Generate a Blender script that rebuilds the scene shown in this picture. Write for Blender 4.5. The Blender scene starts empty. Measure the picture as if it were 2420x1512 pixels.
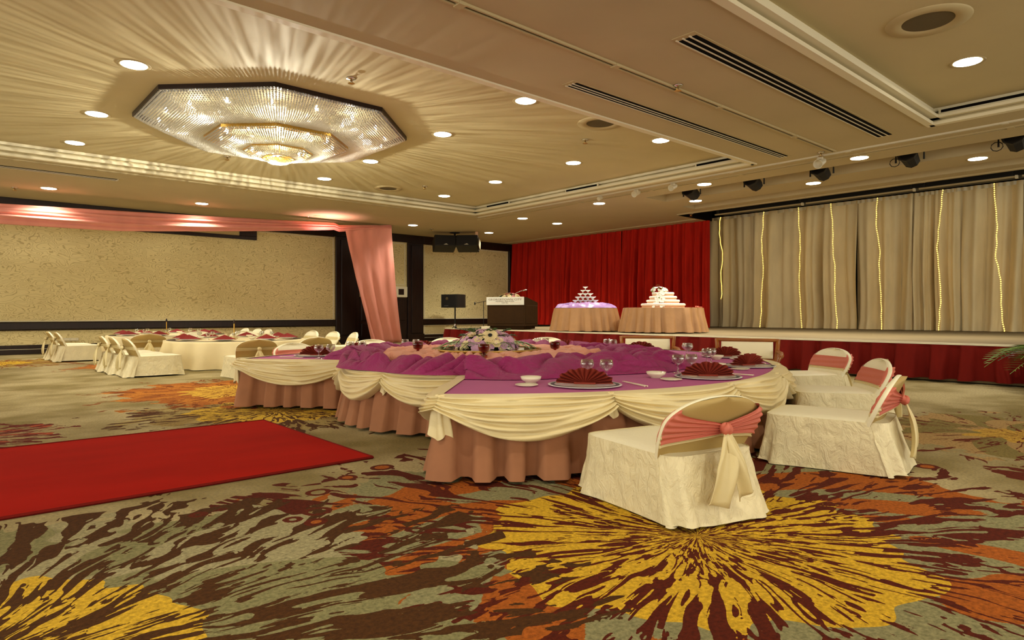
import bpy, math, random
from mathutils import Vector, Matrix, noise as mnoise
random.seed(7)
S = bpy.context.scene
COL = S.collection
PI = math.pi
# ------------------------------------------------------------------ camera
A0 = math.atan(1730 / 1522)
FX, FY = math.cos(A0), math.sin(A0)
EYE = 1.2
cam_d = bpy.data.cameras.new('camera'); cam_d.sensor_width = 36; cam_d.lens = 36 * 1522 / 2420
cam_d.shift_y = -16 / 2420; cam_d.clip_end = 200
cam = bpy.data.objects.new('camera', cam_d); COL.objects.link(cam)
cam.location = (0, 0, EYE); cam.rotation_euler = (PI / 2, 0, A0 - PI / 2)
S.camera = cam
# ------------------------------------------------------------------ world, exposure
W = bpy.data.worlds.new('world'); S.world = W; W.use_nodes = True
W.node_tree.nodes['Background'].inputs[0].default_value = (1.0, .95, .82, 1)
W.node_tree.nodes['Background'].inputs[1].default_value = 1.45
S.view_settings.view_transform = 'Standard'; S.view_settings.look = 'None'
S.view_settings.gamma = 1; S.view_settings.use_curve_mapping = False
S.view_settings.exposure = 0.78
S.cycles.max_bounces = 7; S.cycles.diffuse_bounces = 4; S.cycles.transparent_max_bounces = 8
S.cycles.caustics_reflective = False; S.cycles.caustics_refractive = False
S.cycles.sample_clamp_indirect = 4
SPOT_W = 225.0
WARM = (1.0, .95, .80)

# ------------------------------------------------------------------ node helper
def lin(r, g, b):
    f = lambda c: ((c / 255 + .055) / 1.055) ** 2.4 if c > 10 else c / 255 / 12.92
    return (f(r), f(g), f(b), 1)

class NT:
    def __init__(s, name):
        s.m = bpy.data.materials.new(name); s.m.use_nodes = True
        s.t = s.m.node_tree; s.b = s.t.nodes['Principled BSDF']; s.n = s.t.nodes
    def new(s, typ, ins=None, **kw):
        nd = s.n.new(typ)
        for k, v in kw.items(): setattr(nd, k, v)
        for k, v in (ins or {}).items(): s.set(nd.inputs[k], v)
        return nd
    def set(s, sock, v):
        if hasattr(v, 'is_output'): s.t.links.new(v, sock)
        else: sock.default_value = v
    def m_(s, op, a, b=0.0, c=0.0):
        nd = s.n.new('ShaderNodeMath'); nd.operation = op
        s.set(nd.inputs[0], a); s.set(nd.inputs[1], b)
        if op in ('MULTIPLY_ADD', 'SMOOTH_MIN', 'WRAP', 'COMPARE'): s.set(nd.inputs[2], c)
        return nd.outputs[0]
    def v_(s, op, a, b=(0, 0, 0)):
        nd = s.n.new('ShaderNodeVectorMath'); nd.operation = op
        s.set(nd.inputs[0], a)
        if op == 'SCALE': s.set(nd.inputs[3], b)
        else: s.set(nd.inputs[1], b)
        return nd.outputs[1] if op in ('LENGTH', 'DOT_PRODUCT') else nd.outputs[0]
    def noise(s, vec, scale, detail=2.0, rough=.5, dist=0.0, col=False):
        nd = s.new('ShaderNodeTexNoise', {'Scale': scale, 'Detail': detail, 'Roughness': rough, 'Distortion': dist})
        if vec is not None: s.set(nd.inputs['Vector'], vec)
        return nd.outputs['Color' if col else 0]
    def ramp(s, f, lo, hi, c0=0.0, c1=1.0):
        nd = s.new('ShaderNodeMapRange', {0: f, 1: lo, 2: hi, 3: c0, 4: c1}); return nd.outputs[0]
    def mix(s, f, a, b):
        nd = s.n.new('ShaderNodeMix'); nd.data_type = 'RGBA'
        s.set(nd.inputs[0], f); s.set(nd.inputs[6], a); s.set(nd.inputs[7], b); return nd.outputs[2]
    def obj(s): return s.new('ShaderNodeTexCoord').outputs['Object']
    def geo(s): return s.new('ShaderNodeNewGeometry').outputs['Position']
    def sep(s, v):
        nd = s.new('ShaderNodeSeparateXYZ', {0: v}); return nd.outputs
    def comb(s, x, y, z):
        return s.new('ShaderNodeCombineXYZ', {0: x, 1: y, 2: z}).outputs[0]
    def bump(s, h, strength=.3, dist=.01):
        nd = s.new('ShaderNodeBump', {'Strength': strength, 'Distance': dist, 'Height': h})
        s.t.links.new(nd.outputs[0], s.b.inputs['Normal'])

def mat(name, c, rough=.6, metal=0.0, sheen=0.0, var=0.0, vscale=8.0, bump=0.0, bscale=20.0, bdist=0.01, stretch=(1, 1, 1), dist=0.0,
        emit=None, trans=0.0, coat=0.0, ior=1.45, spec=.5):
    N = NT(name); b = N.b
    col = lin(*c)
    b.inputs['Roughness'].default_value = rough; b.inputs['Metallic'].default_value = metal
    b.inputs['Specular IOR Level'].default_value = spec; b.inputs['IOR'].default_value = ior
    if sheen: b.inputs['Sheen Weight'].default_value = sheen; b.inputs['Sheen Roughness'].default_value = .4; b.inputs['Sheen Tint'].default_value = col
    if coat: b.inputs['Coat Weight'].default_value = coat
    if trans: b.inputs['Transmission Weight'].default_value = trans
    vec = None
    if var or bump: vec = N.v_('MULTIPLY', N.obj(), stretch)
    if var:
        f = N.noise(vec, vscale, 4)
        dk = tuple(x * (1 - var) for x in col[:3]) + (1,); lt = tuple(min(1, x * (1 + var * .7)) for x in col[:3]) + (1,)
        N.set(b.inputs['Base Color'], N.mix(N.ramp(f, .3, .7), dk, lt))
    else: b.inputs['Base Color'].default_value = col
    if bump: N.bump(N.noise(vec, bscale, 5, .6, dist), bump, bdist)
    if emit: b.inputs['Emission Color'].default_value = lin(*emit[:3]); b.inputs['Emission Strength'].default_value = emit[3]
    return N.m

M = {}
M['plaster'] = mat('plaster', (188, 172, 134), .8, var=.05, vscale=.8, bump=.12, bscale=5, bdist=.02)
M['coffer'] = mat('coffer_plaster', (198, 182, 138), .72, var=.06, vscale=.7, bump=.2, bscale=3, bdist=.02)
M['cornice'] = mat('cornice_paint', (226, 216, 184), .6)
M['darkwood'] = mat('dark_wood', (36, 20, 12), .38, var=.35, vscale=3, stretch=(6, 6, .6), spec=.4)
M['black'] = mat('matt_black', (18, 15, 12), .6)
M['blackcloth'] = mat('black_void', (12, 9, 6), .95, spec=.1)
M['grey'] = mat('speaker_grille', (92, 78, 48), .8, bump=.4, bscale=150)
M['ringpaint'] = mat('ring_paint', (186, 168, 124), .6)
M['whitemetal'] = mat('white_metal', (214, 204, 176), .4)
M['brass'] = mat('brass', (190, 150, 70), .3, metal=1)
M['silver'] = mat('silver', (200, 195, 185), .25, metal=1)
M['lamp'] = mat('lamp_glow', (255, 255, 250), .5, emit=(255, 246, 225, 14))
M['bulb'] = mat('bulb_glow', (255, 255, 250), .5, emit=(255, 250, 236, 11))
M['led'] = mat('led_glow', (255, 220, 120), .5, emit=(255, 208, 100, 1.5))
M['ivory'] = mat('ivory_taffeta', (226, 212, 168), .42, sheen=.15, var=.08, vscale=5, bump=.8, bscale=15, bdist=.03, stretch=(1, 1, .7), dist=.8)
M['ivory_shaded'] = mat('shaded_ivory_cloth', (176, 148, 86), .6, bump=.12, bscale=7, bdist=.02, dist=.6)  # chair-cover ivory darkened to olive: shade of the rear panel painted in
M['seatcloth'] = mat('seat_taffeta', (240, 232, 198), .45, sheen=.15, bump=.3, bscale=12, bdist=.015, dist=1.2)
M['swag'] = mat('swag_satin', (226, 208, 156), .36, sheen=.1, bump=.25, bscale=9, bdist=.015, stretch=(1, 1, 2), dist=.8)
M['peachsash'] = mat('peach_organza', (200, 106, 84), .55, bump=.35, bscale=14, bdist=.01, stretch=(1, 1, 4))
M['creamsash'] = mat('cream_organza', (214, 196, 142), .45, sheen=.2, bump=.3, bscale=22, bdist=.01)
M['brown'] = mat('brown_velvet', (156, 104, 70), .9, var=.08, vscale=6)
M['tan'] = mat('tan_satin', (172, 128, 84), .42, sheen=.1, var=.06, vscale=6, bump=.4, bscale=10, bdist=.015, dist=1)
M['purple'] = mat('purple_tablecloth', (176, 84, 138), .7, sheen=.1, var=.04, vscale=3)
M['purpledrape'] = mat('purple_satin', (150, 42, 98), .55, bump=.7, bscale=5, bdist=.05, dist=2.2, spec=.35)
M['lilac'] = mat('lilac_satin', (168, 128, 186), .35, sheen=.2, bump=.3, bscale=12, bdist=.015, dist=1)
M['peachdrape'] = mat('peach_satin', (236, 164, 134), .5, bump=.7, bscale=6, bdist=.05, dist=2.2, spec=.35)
M['redcurtain'] = mat('red_velvet_curtain', (178, 28, 10), .85, spec=.2, var=.2, vscale=4, stretch=(1, 3, .25))
M['redskirt'] = mat('dark_red_skirt', (108, 17, 8), .85, spec=.2, var=.12, vscale=5, stretch=(2, 2, .4))
M['redcarpet'] = mat('red_carpet_pile', (164, 20, 6), .95, spec=.1, var=.13, vscale=2.5, bump=.35, bscale=120, bdist=.004, stretch=(.4, 1, 1))
M['drapes'] = mat('ivory_drape_cloth', (232, 212, 164), .75, sheen=.1, var=.08, vscale=3, bump=.25, bscale=8, bdist=.02, stretch=(1, 1, .35), dist=.6)
M['pinkvoile'] = mat('pink_voile', (226, 148, 130), .75, var=.06, vscale=3, stretch=(1, 1, .2), bump=.2, bscale=9, bdist=.02)
M['stagefloor'] = mat('stage_carpet', (122, 104, 70), .9, var=.1, vscale=2, bump=.3, bscale=60, stretch=(1, .3, 1))
M['napkin'] = mat('maroon_napkin', (134, 42, 22), .75)
M['napkinred'] = mat('red_napkin', (126, 22, 12), .75)
M['plate'] = mat('white_china', (232, 230, 220), .15)
M['plateband'] = mat('dark_blue_glaze', (34, 42, 58), .35, spec=.3)
M['china'] = mat('ivory_china', (234, 224, 194), .2)
M['whitecloth'] = mat('white_damask', (226, 208, 160), .6, var=.04, vscale=4, bump=.1, bscale=20)
M['arm_wood'] = mat('honey_wood', (146, 84, 22), .4, var=.25, vscale=4, stretch=(1, 1, .3))
M['cushion'] = mat('cream_leather', (240, 230, 196), .45)
M['icing'] = mat('white_icing', (240, 236, 222), .5)
M['icingband'] = mat('peach_ribbon', (222, 172, 130), .5)
M['leaf'] = mat('green_leaf', (112, 140, 60), .45, var=.3, vscale=9)
M['leafdark'] = mat('dark_green_leaf', (62, 88, 40), .5, var=.3, vscale=9)
M['bloomlilac'] = mat('lilac_petal', (224, 176, 204), .6)
M['bloompink'] = mat('pink_petal', (220, 150, 140), .6)
M['bloomcream'] = mat('cream_petal', (242, 222, 168), .6)
M['bloomwhite'] = mat('white_petal', (240, 238, 226), .6)
M['candle'] = mat('candle_wax', (240, 210, 170), .5)
M['signwhite'] = mat('sign_board', (236, 234, 220), .5)
M['signink'] = mat('sign_ink', (120, 96, 60), .6)
M['podium'] = mat('podium_laminate', (58, 38, 16), .75, spec=.15, var=.15, vscale=5)
M['speaker'] = mat('speaker_box', (30, 26, 18), .6)
M['wickpot'] = mat('white_pot', (220, 212, 190), .4)
M['framepaint'] = mat('frame_light', (196, 176, 124), .7)

def glassmat(name, c, rough=.02, tr=.72):
    m = bpy.data.materials.new(name); m.use_nodes = True; t = m.node_tree; t.nodes.clear()
    o = t.nodes.new('ShaderNodeOutputMaterial'); mx = t.nodes.new('ShaderNodeMixShader')
    a = t.nodes.new('ShaderNodeBsdfTransparent'); g = t.nodes.new('ShaderNodeBsdfGlossy'); f = t.nodes.new('ShaderNodeLayerWeight')
    a.inputs[0].default_value = lin(*c); g.inputs[0].default_value = (1, 1, 1, 1); g.inputs[1].default_value = rough
    f.inputs[0].default_value = 1 - tr
    t.links.new(f.outputs['Facing'], mx.inputs[0]); t.links.new(a.outputs[0], mx.inputs[1]); t.links.new(g.outputs[0], mx.inputs[2])
    t.links.new(mx.outputs[0], o.inputs[0]); return m
M['glass'] = glassmat('clear_glass', (240, 240, 236), rough=.05, tr=.5)
M['redglass'] = glassmat('red_glass', (190, 50, 34), tr=.8)
M['discglass'] = glassmat('glass_disc', (224, 232, 214), tr=.8)
def crystal():
    m = bpy.data.materials.new('crystal'); m.use_nodes = True; t = m.node_tree; t.nodes.clear()
    o = t.nodes.new('ShaderNodeOutputMaterial')
    a = t.nodes.new('ShaderNodeBsdfTranslucent'); g = t.nodes.new('ShaderNodeBsdfGlossy'); d = t.nodes.new('ShaderNodeBsdfDiffuse')
    a.inputs[0].default_value = (1, .98, .92, 1); g.inputs[0].default_value = (1, .98, .9, 1); g.inputs[1].default_value = .12
    d.inputs[0].default_value = (.9, .87, .78, 1)
    m1 = t.nodes.new('ShaderNodeMixShader'); m2 = t.nodes.new('ShaderNodeMixShader'); m1.inputs[0].default_value = .35; m2.inputs[0].default_value = .4
    t.links.new(a.outputs[0], m1.inputs[1]); t.links.new(d.outputs[0], m1.inputs[2])
    t.links.new(m1.outputs[0], m2.inputs[1]); t.links.new(g.outputs[0], m2.inputs[2]); t.links.new(m2.outputs[0], o.inputs[0]); return m
M['crystal'] = crystal()

def wallpaper():
    N = NT('wallpaper'); p = N.geo()
    q = N.v_('MULTIPLY', p, (1.7, 1.7, 3.4))
    w = N.noise(q, 1.0, 1, .4, 1.6)
    k = N.m_('FRACT', N.m_('MULTIPLY', w, 11))
    line = N.m_('LESS_THAN', N.m_('ABSOLUTE', N.m_('SUBTRACT', k, .5)), .11)
    base = N.mix(N.ramp(N.noise(p, .5, 2), .3, .7), lin(220, 202, 144), lin(234, 218, 160))
    N.set(N.b.inputs['Base Color'], N.mix(N.m_('MULTIPLY', line, .55), base, lin(158, 132, 78)))
    N.b.inputs['Roughness'].default_value = .7
    return N.m
M['wallpaper'] = wallpaper()

def floorpt(px, py, z=0.0):            # ray through a photo point down to the height z
    d = (z - EYE) * 1522 / (740 - py); r = d * (px - 1210) / 1522
    return d * FX + r * FY, d * FY - r * FX

def carpet():
    N = NT('patterned_carpet'); b = N.b
    p = N.geo(); s = N.sep(p); p2 = N.comb(s[0], s[1], 0.0)
    big = N.noise(p2, .9, 3, .55)
    tuft = N.noise(p2, 45, 2, .7)
    tj = N.m_('MULTIPLY', N.m_('SUBTRACT', tuft, .5), .10)
    warp = N.v_('SCALE', N.v_('SUBTRACT', N.noise(p2, 1.6, 2, .5, 0, True), (.5, .5, .5)), .9)
    base = N.mix(N.ramp(N.m_('ADD', big, N.m_('MULTIPLY', tj, 2.5)), .38, .62), lin(172, 156, 114), lin(128, 112, 68))
    col = base
    #        cx    cy    ry    r1   vein          core           midA           midB          ka   kr  thr
    B = [(3.05, 1.95, 1.10, 2.75, (82, 26, 8), (200, 158, 40), (156, 82, 24), (132, 126, 88), 5.2, 1.2, .468, .56, 1.),
         (-.10, 2.75, .90, 2.15, (72, 42, 14), (200, 160, 44), (152, 142, 104), (126, 120, 80), 5.6, 1.3, .492, .5, 2.),
         (3.10, 7.95, 1.00, 1.75, (78, 44, 16), (206, 168, 56), (160, 140, 86), (146, 122, 70), 4.8, 1.2, .47, .5, 3.),
         (3.45, 10.3, .80, 2.00, (120, 60, 16), (204, 160, 56), (176, 108, 36), (160, 92, 30), 4.5, 1.2, .43, .5, 4.),
         (3.2, 16.6, .50, 1.25, (120, 60, 20), (220, 180, 50), (196, 112, 34), (180, 110, 40), 4, 1.2, .45, .5, 5.),
         (-.2, 8.0, .30, 1.05, (96, 26, 14), (170, 60, 30), (160, 70, 40), (150, 130, 90), 3.5, 1., .48, .5, 6.),
         (7.9, 1.4, .40, 1.60, (98, 38, 14), (190, 150, 60), (166, 134, 84), (128, 112, 62), 3.5, 1.1, .40, .5, 7.),
         (6.3, -1.2, 1.0, 2.2, (92, 30, 8), (214, 172, 44), (186, 90, 26), (126, 122, 80), 4.2, 1.3, .48, .5, 8.),
         (1.0, 19.6, .6, 1.6, (120, 60, 20), (220, 180, 50), (160, 132, 60), (150, 120, 60), 4, 1.2, .45, .5, 9.)]
    for cx, cy, ry, r1, vc, cc, ma, mb, ka, kr, th, w2, sd in B:
        d = N.v_('SUBTRACT', p2, (cx, cy, 0)); r = N.v_('LENGTH', d)
        nd = N.v_('NORMALIZE', d); lg = N.m_('LOGARITHM', N.m_('ADD', r, .12), 2.718)
        q = N.v_('ADD', N.v_('SCALE', nd, ka), N.comb(sd * 11.3, 0.0, N.m_('MULTIPLY', lg, kr)))
        q = N.v_('ADD', N.v_('ADD', q, warp), N.v_('SCALE', p2, .55))
        n1 = N.noise(q, 2.7, 2.0, .5, .9)
        n1 = N.m_('ADD', n1, N.m_('MULTIPLY', tj, .45))
        patch = N.m_('GREATER_THAN', n1, N.ramp(r, ry * .2, ry * 1.25, th + .035, th))
        n2 = N.noise(N.v_('ADD', N.v_('SCALE', nd, 1.5), N.comb(sd, N.m_('MULTIPLY', r, .9), 0.0)), 1.6, 1)
        rj = N.m_('ADD', r, N.m_('MULTIPLY', N.m_('SUBTRACT', n2, .5), .7))
        mid = N.mix(N.m_('GREATER_THAN', N.m_('ADD', n2, N.m_('MULTIPLY', tj, .3)), .50), lin(*ma), lin(*mb))
        pc = N.mix(N.m_('LESS_THAN', rj, ry), mid, lin(*cc))
        c = N.mix(patch, lin(*vc), pc)
        n3 = N.noise(N.v_('ADD', p2, (sd, 0, 0)), 1.3, 3, .6, .5)
        edge = N.m_('ADD', r, N.m_('MULTIPLY', N.m_('SUBTRACT', n3, .5), 2.6))
        # near the rim only the veins stay, so the burst dissolves into the ground colour
        rim = N.m_('LESS_THAN', edge, r1 * .86)
        full = N.m_('MULTIPLY', N.m_('LESS_THAN', edge, r1), N.m_('MAXIMUM', rim, N.m_('SUBTRACT', 1.0, patch)))
        col = N.mix(full, col, c)
    for px, py, rr, fill in ((822, 1128, .075, 1), (752, 1163, .085, 0), (750, 1207, .085, 0), (742, 1232, .06, 1), (905, 1105, .09, 1), (690, 1225, .05, 0), (470, 1215, .05, 0), (2185, 1102, .09, 1)):
        dx_, dy_ = floorpt(px, py); r = N.v_('LENGTH', N.v_('SUBTRACT', N.v_('ADD', p2, N.v_('SCALE', warp, .12)), (dx_, dy_, 0)))
        r = N.m_('ADD', r, N.m_('MULTIPLY', tj, .15))
        if fill: col = N.mix(N.m_('LESS_THAN', r, rr * .65), col, lin(160, 86, 28))
        col = N.mix(N.m_('LESS_THAN', N.m_('ABSOLUTE', N.m_('SUBTRACT', r, rr * .8)), .018), col, lin(88, 30, 10))
    fine = N.ramp(tuft, .28, .72, .58, 1.28)
    col = N.mix(1.0, col, N.comb(fine, fine, fine)); N.n[-1].blend_type = 'MULTIPLY'
    N.set(b.inputs['Base Color'], col); b.inputs['Roughness'].default_value = .95; b.inputs['Specular IOR Level'].default_value = .15
    N.bump(N.noise(p2, 90, 2, .6), .4, .006)
    return N.m
M['carpet'] = carpet()

# ------------------------------------------------------------------ mesh helpers
class MB:
    def __init__(s): s.v = []; s.f = []
    def add(s, vs, fs):
        o = len(s.v); s.v += [tuple(v) for v in vs]; s.f += [tuple(i + o for i in f) for f in fs]; return s
    def box(s, x0, y0, z0, x1, y1, z1, mtx=None, taper=1.0):
        vs = [(x, y, z) for z in (z0, z1) for y in (y0, y1) for x in (x0, x1)]
        if taper != 1.0:
            cx, cy = (x0 + x1) / 2, (y0 + y1) / 2
            vs = [((x - cx) * (taper if z == z1 else 1) + cx, (y - cy) * (taper if z == z1 else 1) + cy, z) for x, y, z in vs]
        if mtx is not None: vs = [mtx @ Vector(v) for v in vs]
        return s.add(vs, [(0, 2, 3, 1), (4, 5, 7, 6), (0, 1, 5, 4), (2, 6, 7, 3), (0, 4, 6, 2), (1, 3, 7, 5)])
    def bbox(s, x0, y0, z0, x1, y1, z1, c=.01, mtx=None):      # box with chamfered edges
        import itertools
        vs = []; idx = {}
        X = (x0, x1); Y = (y0, y1); Z = (z0, z1)
        for i, j, k in itertools.product((0, 1), repeat=3):
            sx, sy, sz = (1, -1)[i], (1, -1)[j], (1, -1)[k]
            for a in range(3):
                p = [X[i], Y[j], Z[k]]
                for b_ in range(3):
                    if b_ != a: p[b_] += (sx, sy, sz)[b_] * c
                idx[(i, j, k, a)] = len(vs); vs.append(p)
        fs = []
        for a in range(3):
            o = [x for x in range(3) if x != a]
            for e in (0, 1):
                q = []
                for u, w in ((0, 0), (1, 0), (1, 1), (0, 1)):
                    k = [0, 0, 0]; k[a] = e; k[o[0]] = u; k[o[1]] = w; q.append(idx[(*k, a)])
                fs.append(q)
                # edges along axis a
            for u in (0, 1):
                for w in (0, 1):
                    k0 = [0, 0, 0]; k1 = [0, 0, 0]; k1[a] = 1
                    for k in (k0, k1): k[o[0]] = u; k[o[1]] = w
                    fs.append([idx[(*k0, o[0])], idx[(*k0, o[1])], idx[(*k1, o[1])], idx[(*k1, o[0])]])
        for i, j, k in itertools.product((0, 1), repeat=3): fs.append([idx[(i, j, k, a)] for a in range(3)])
        if mtx is not None: vs = [mtx @ Vector(v) for v in vs]
        return s.add(vs, fs)
    def lathe(s, prof, n=24, cx=0, cy=0, cz=0, cap=True, fn=None, mtx=None):
        vs = []
        for r, z in prof:
            for i in range(n):
                a = 2 * PI * i / n; rr = r if fn is None else fn(r, z, a)
                vs.append((cx + rr * math.cos(a), cy + rr * math.sin(a), cz + z))
        if mtx is not None: vs = [mtx @ Vector(v) for v in vs]
        fs = [(j * n + i, j * n + (i + 1) % n, (j + 1) * n + (i + 1) % n, (j + 1) * n + i) for j in range(len(prof) - 1) for i in range(n)]
        if cap: fs += [tuple(range(n))[::-1], tuple(range((len(prof) - 1) * n, len(prof) * n))]
        return s.add(vs, fs)
    def tube(s, pts, r, n=6, r1=None):
        pts = [Vector(p) for p in pts]; vs = []
        for i, p in enumerate(pts):
            t = (pts[min(i + 1, len(pts) - 1)] - pts[max(i - 1, 0)]).normalized()
            a = t.cross(Vector((0, 0, 1)));  a = a.normalized() if a.length > 1e-3 else Vector((1, 0, 0))
            b = t.cross(a); rr = r if r1 is None else r + (r1 - r) * i / (len(pts) - 1)
            for k in range(n):
                g = 2 * PI * k / n; vs.append(p + a * math.cos(g) * rr + b * math.sin(g) * rr)
        fs = [(i * n + k, i * n + (k + 1) % n, (i + 1) * n + (k + 1) % n, (i + 1) * n + k) for i in range(len(pts) - 1) for k in range(n)]
        fs += [tuple(range(n))[::-1], tuple(range((len(pts) - 1) * n, len(pts) * n))]
        return s.add(vs, fs)
    def grid(s, fn, nu, nv, cu=False, cv=False):
        vs = [fn(i / (nu if cu else nu - 1), j / (nv if cv else nv - 1)) for i in range(nu) for j in range(nv)]
        fs = []
        for i in range(nu if cu else nu - 1):
            for j in range(nv if cv else nv - 1):
                i2, j2 = (i + 1) % nu, (j + 1) % nv
                fs.append((i * nv + j, i2 * nv + j, i2 * nv + j2, i * nv + j2))
        return s.add(vs, fs)
    def prism(s, poly, z0, z1):
        n = len(poly); vs = [(x, y, z0) for x, y in poly] + [(x, y, z1) for x, y in poly]
        return s.add(vs, [tuple(range(n))[::-1], tuple(range(n, 2 * n))] + [(i, (i + 1) % n, n + (i + 1) % n, n + i) for i in range(n)])
    def build(s, name, m, parent=None, smooth=False, thick=0.0, kind=None):
        me = bpy.data.meshes.new(name); me.from_pydata(s.v, [], s.f); me.update()
        me.materials.append(M[m] if isinstance(m, str) else m)
        if smooth: me.shade_smooth()
        o = bpy.data.objects.new(name, me); COL.objects.link(o)
        if parent is not None: o.parent = parent
        if thick:
            md = o.modifiers.new('solid', 'SOLIDIFY'); md.thickness = thick; md.offset = 0
        if kind: o['kind'] = kind
        return o
def tag(o, label, cat, group=None, kind=None):
    if label: o['label'] = label
    if cat: o['category'] = cat
    if group: o['group'] = group
    if kind: o['kind'] = kind
    return o
def empty(name, loc, rz=0, label=None, cat=None, group=None):
    o = bpy.data.objects.new(name, None); COL.objects.link(o); o.location = loc; o.rotation_euler = (0, 0, rz)
    o.empty_display_size = .1
    return tag(o, label, cat, group)
def copy_tree(o, loc, rz, label, group=None, scale=None):
    c = o.copy(); COL.objects.link(c); c.location = loc; c.rotation_euler = (0, 0, rz); c['label'] = label
    if group: c['group'] = group
    if scale: c.scale = (scale,) * 3
    for ch in o.children:
        d = ch.copy(); COL.objects.link(d); d.parent = c
        for g in ch.children:
            e = g.copy(); COL.objects.link(e); e.parent = d
    return c
def struct(o, label=None):
    o['kind'] = 'structure'
    if label: o['label'] = label
    return o
def dl(d, r): return d * FX + r * FY, d * FY - r * FX   # depth / sideways offset to room axes
def nz(x, y=0.0, z=0.0): return mnoise.noise(Vector((x, y, z)))

# ------------------------------------------------------------------ room shell
ZL, ZH = 4.53, 4.79
YW, XR, XD = 23.5, 20.8, 22.9
struct(MB().box(-7, -7, -.1, XD + .3, YW + .2, 0).build('floor', 'carpet'), 'patterned hotel carpet with yellow, orange and maroon bursts')
holes = [(-5, 7.2, 13.5, 17.2, ZH), (-5, -5.6, 13.1, 3.67, ZH), (15.15, -6.5, 16.15, 11.4, 4.78), (17.25, -6.5, 18.0, 11.6, 4.72), (18.75, -6.9, XD, 12.76, 5.25), (20.84, 12.76, XD, 14.5, 5.25)]
xs = sorted({-7, XD + .2} | {h[0] for h in holes} | {h[2] for h in holes}); ys = sorted({-7, YW} | {h[1] for h in holes} | {h[3] for h in holes})
mb = MB()
for i in range(len(xs) - 1):
    for j in range(len(ys) - 1):
        cx, cy = (xs[i] + xs[i + 1]) / 2, (ys[j] + ys[j + 1]) / 2
        if any(h[0] < cx < h[2] and h[1] < cy < h[3] for h in holes): continue
        mb.add([(xs[i], ys[j], ZL), (xs[i + 1], ys[j], ZL), (xs[i + 1], ys[j + 1], ZL), (xs[i], ys[j + 1], ZL)], [(0, 3, 2, 1)])
ceil = struct(mb.build('ceiling', 'plaster'), 'lower beige plaster ceiling')
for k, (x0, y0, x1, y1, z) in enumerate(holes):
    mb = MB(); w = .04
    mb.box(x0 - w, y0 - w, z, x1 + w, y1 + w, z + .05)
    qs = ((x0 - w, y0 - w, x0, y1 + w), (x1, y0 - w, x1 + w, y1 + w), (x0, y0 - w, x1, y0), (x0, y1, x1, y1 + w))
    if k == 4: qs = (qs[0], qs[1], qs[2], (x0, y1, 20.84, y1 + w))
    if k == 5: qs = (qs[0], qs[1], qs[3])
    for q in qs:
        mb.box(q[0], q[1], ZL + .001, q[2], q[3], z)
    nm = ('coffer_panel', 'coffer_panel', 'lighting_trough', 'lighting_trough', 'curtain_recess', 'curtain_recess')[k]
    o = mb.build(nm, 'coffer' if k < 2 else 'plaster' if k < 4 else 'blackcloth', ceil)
for (x0, y0, x1, y1) in ((-5, 7.2, 13.5, 17.2), (-5, -5.6, 13.1, 3.67)):
    for (z0, z1, p) in ((ZL - .025, ZL + .03, .07), (ZL + .07, ZL + .12, .16), (ZL + .12, ZL + .15, .11), (ZL + .2, ZH, .07)):
        mb = MB(); lo = .05 if z0 < ZL else 0
        mb.box(x0 - lo, y0 - lo, z0, x1 + lo, y0 + p, z1); mb.box(x0 - lo, y1 - p, z0, x1 + lo, y1 + lo, z1)
        mb.box(x0 - lo, y0, z0, x0 + p, y1, z1); mb.box(x1 - p, y0, z0, x1 + lo, y1, z1)
        mb.build('cornice_moulding', 'cornice', ceil)
# walls
wl = struct(MB().box(-7, YW, 0, XR + .2, YW + .2, 5.0).build('wall_left', 'wallpaper'), 'long wall in cream scroll wallpaper')
def dark(x0, x1, z0, z1, p=.05, nm='wood_panel', m='darkwood'):
    return MB().bbox(x0, YW - p, z0, x1, YW + .01, z1, .012).build(nm, m, wl)
dark(-7, 11.4, 4.18, ZL, .06, 'crown_board'); dark(15.55, 20.8, 4.18, ZL, .06, 'crown_board'); dark(11.4, 15.6, 4.2, ZL, .05, 'crown_board')
for (a, b_) in ((-7, 11.45), (15.5, 20.7)):
    dark(a, b_, .72, .93, .06, 'chair_rail'); dark(a, b_, .69, .715, .075, 'rail_bead'); dark(a, b_, .92, .945, .085, 'rail_bead')
    dark(a, b_, 0, .145, .07, 'skirting_board'); dark(a, b_, .155, .27, .05, 'skirting_board')
    MB().box(a, YW - .06, .145, b_, YW, .155).build('skirting_line', 'cornice', wl)
for (a, b_) in ((11.45, 12.45), (14.72, 15.5)):
    w = (b_ - a) / 4
    dark(a, b_, 0, 4.2, .10, 'pilaster'); dark(a + w * .8, b_ - w * .8, .35, 4.1, .16, 'pilaster_panel'); dark(a - .03, b_ + .03, 0, .32, .14, 'pilaster_plinth')
dark(20.42, 20.72, 0, 4.2, .12, 'pilaster')
for (x0, x1, z0, z1) in ((15.62, 20.36, .98, 4.12), (15.62, 20.36, .31, .66), (-7, 11.36, .98, 4.12), (12.55, 14.6, 2.42, 4.12)):   # light edge strips round the panels
    for q in ((x0, x1, z0 - .03, z0), (x0, x1, z1, z1 + .03), (x0 - .03, x0, z0, z1), (x1, x1 + .03, z0, z1)):
        MB().box(q[0], YW - .02, q[2], q[1], YW, q[3]).build('panel_edge', 'cornice', wl)
dr = struct(MB().bbox(12.48, YW - .05, 0, 14.7, YW, 1.86, .01).build('door_1', 'darkwood'), 'dark double door beside the pink drape')
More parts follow.
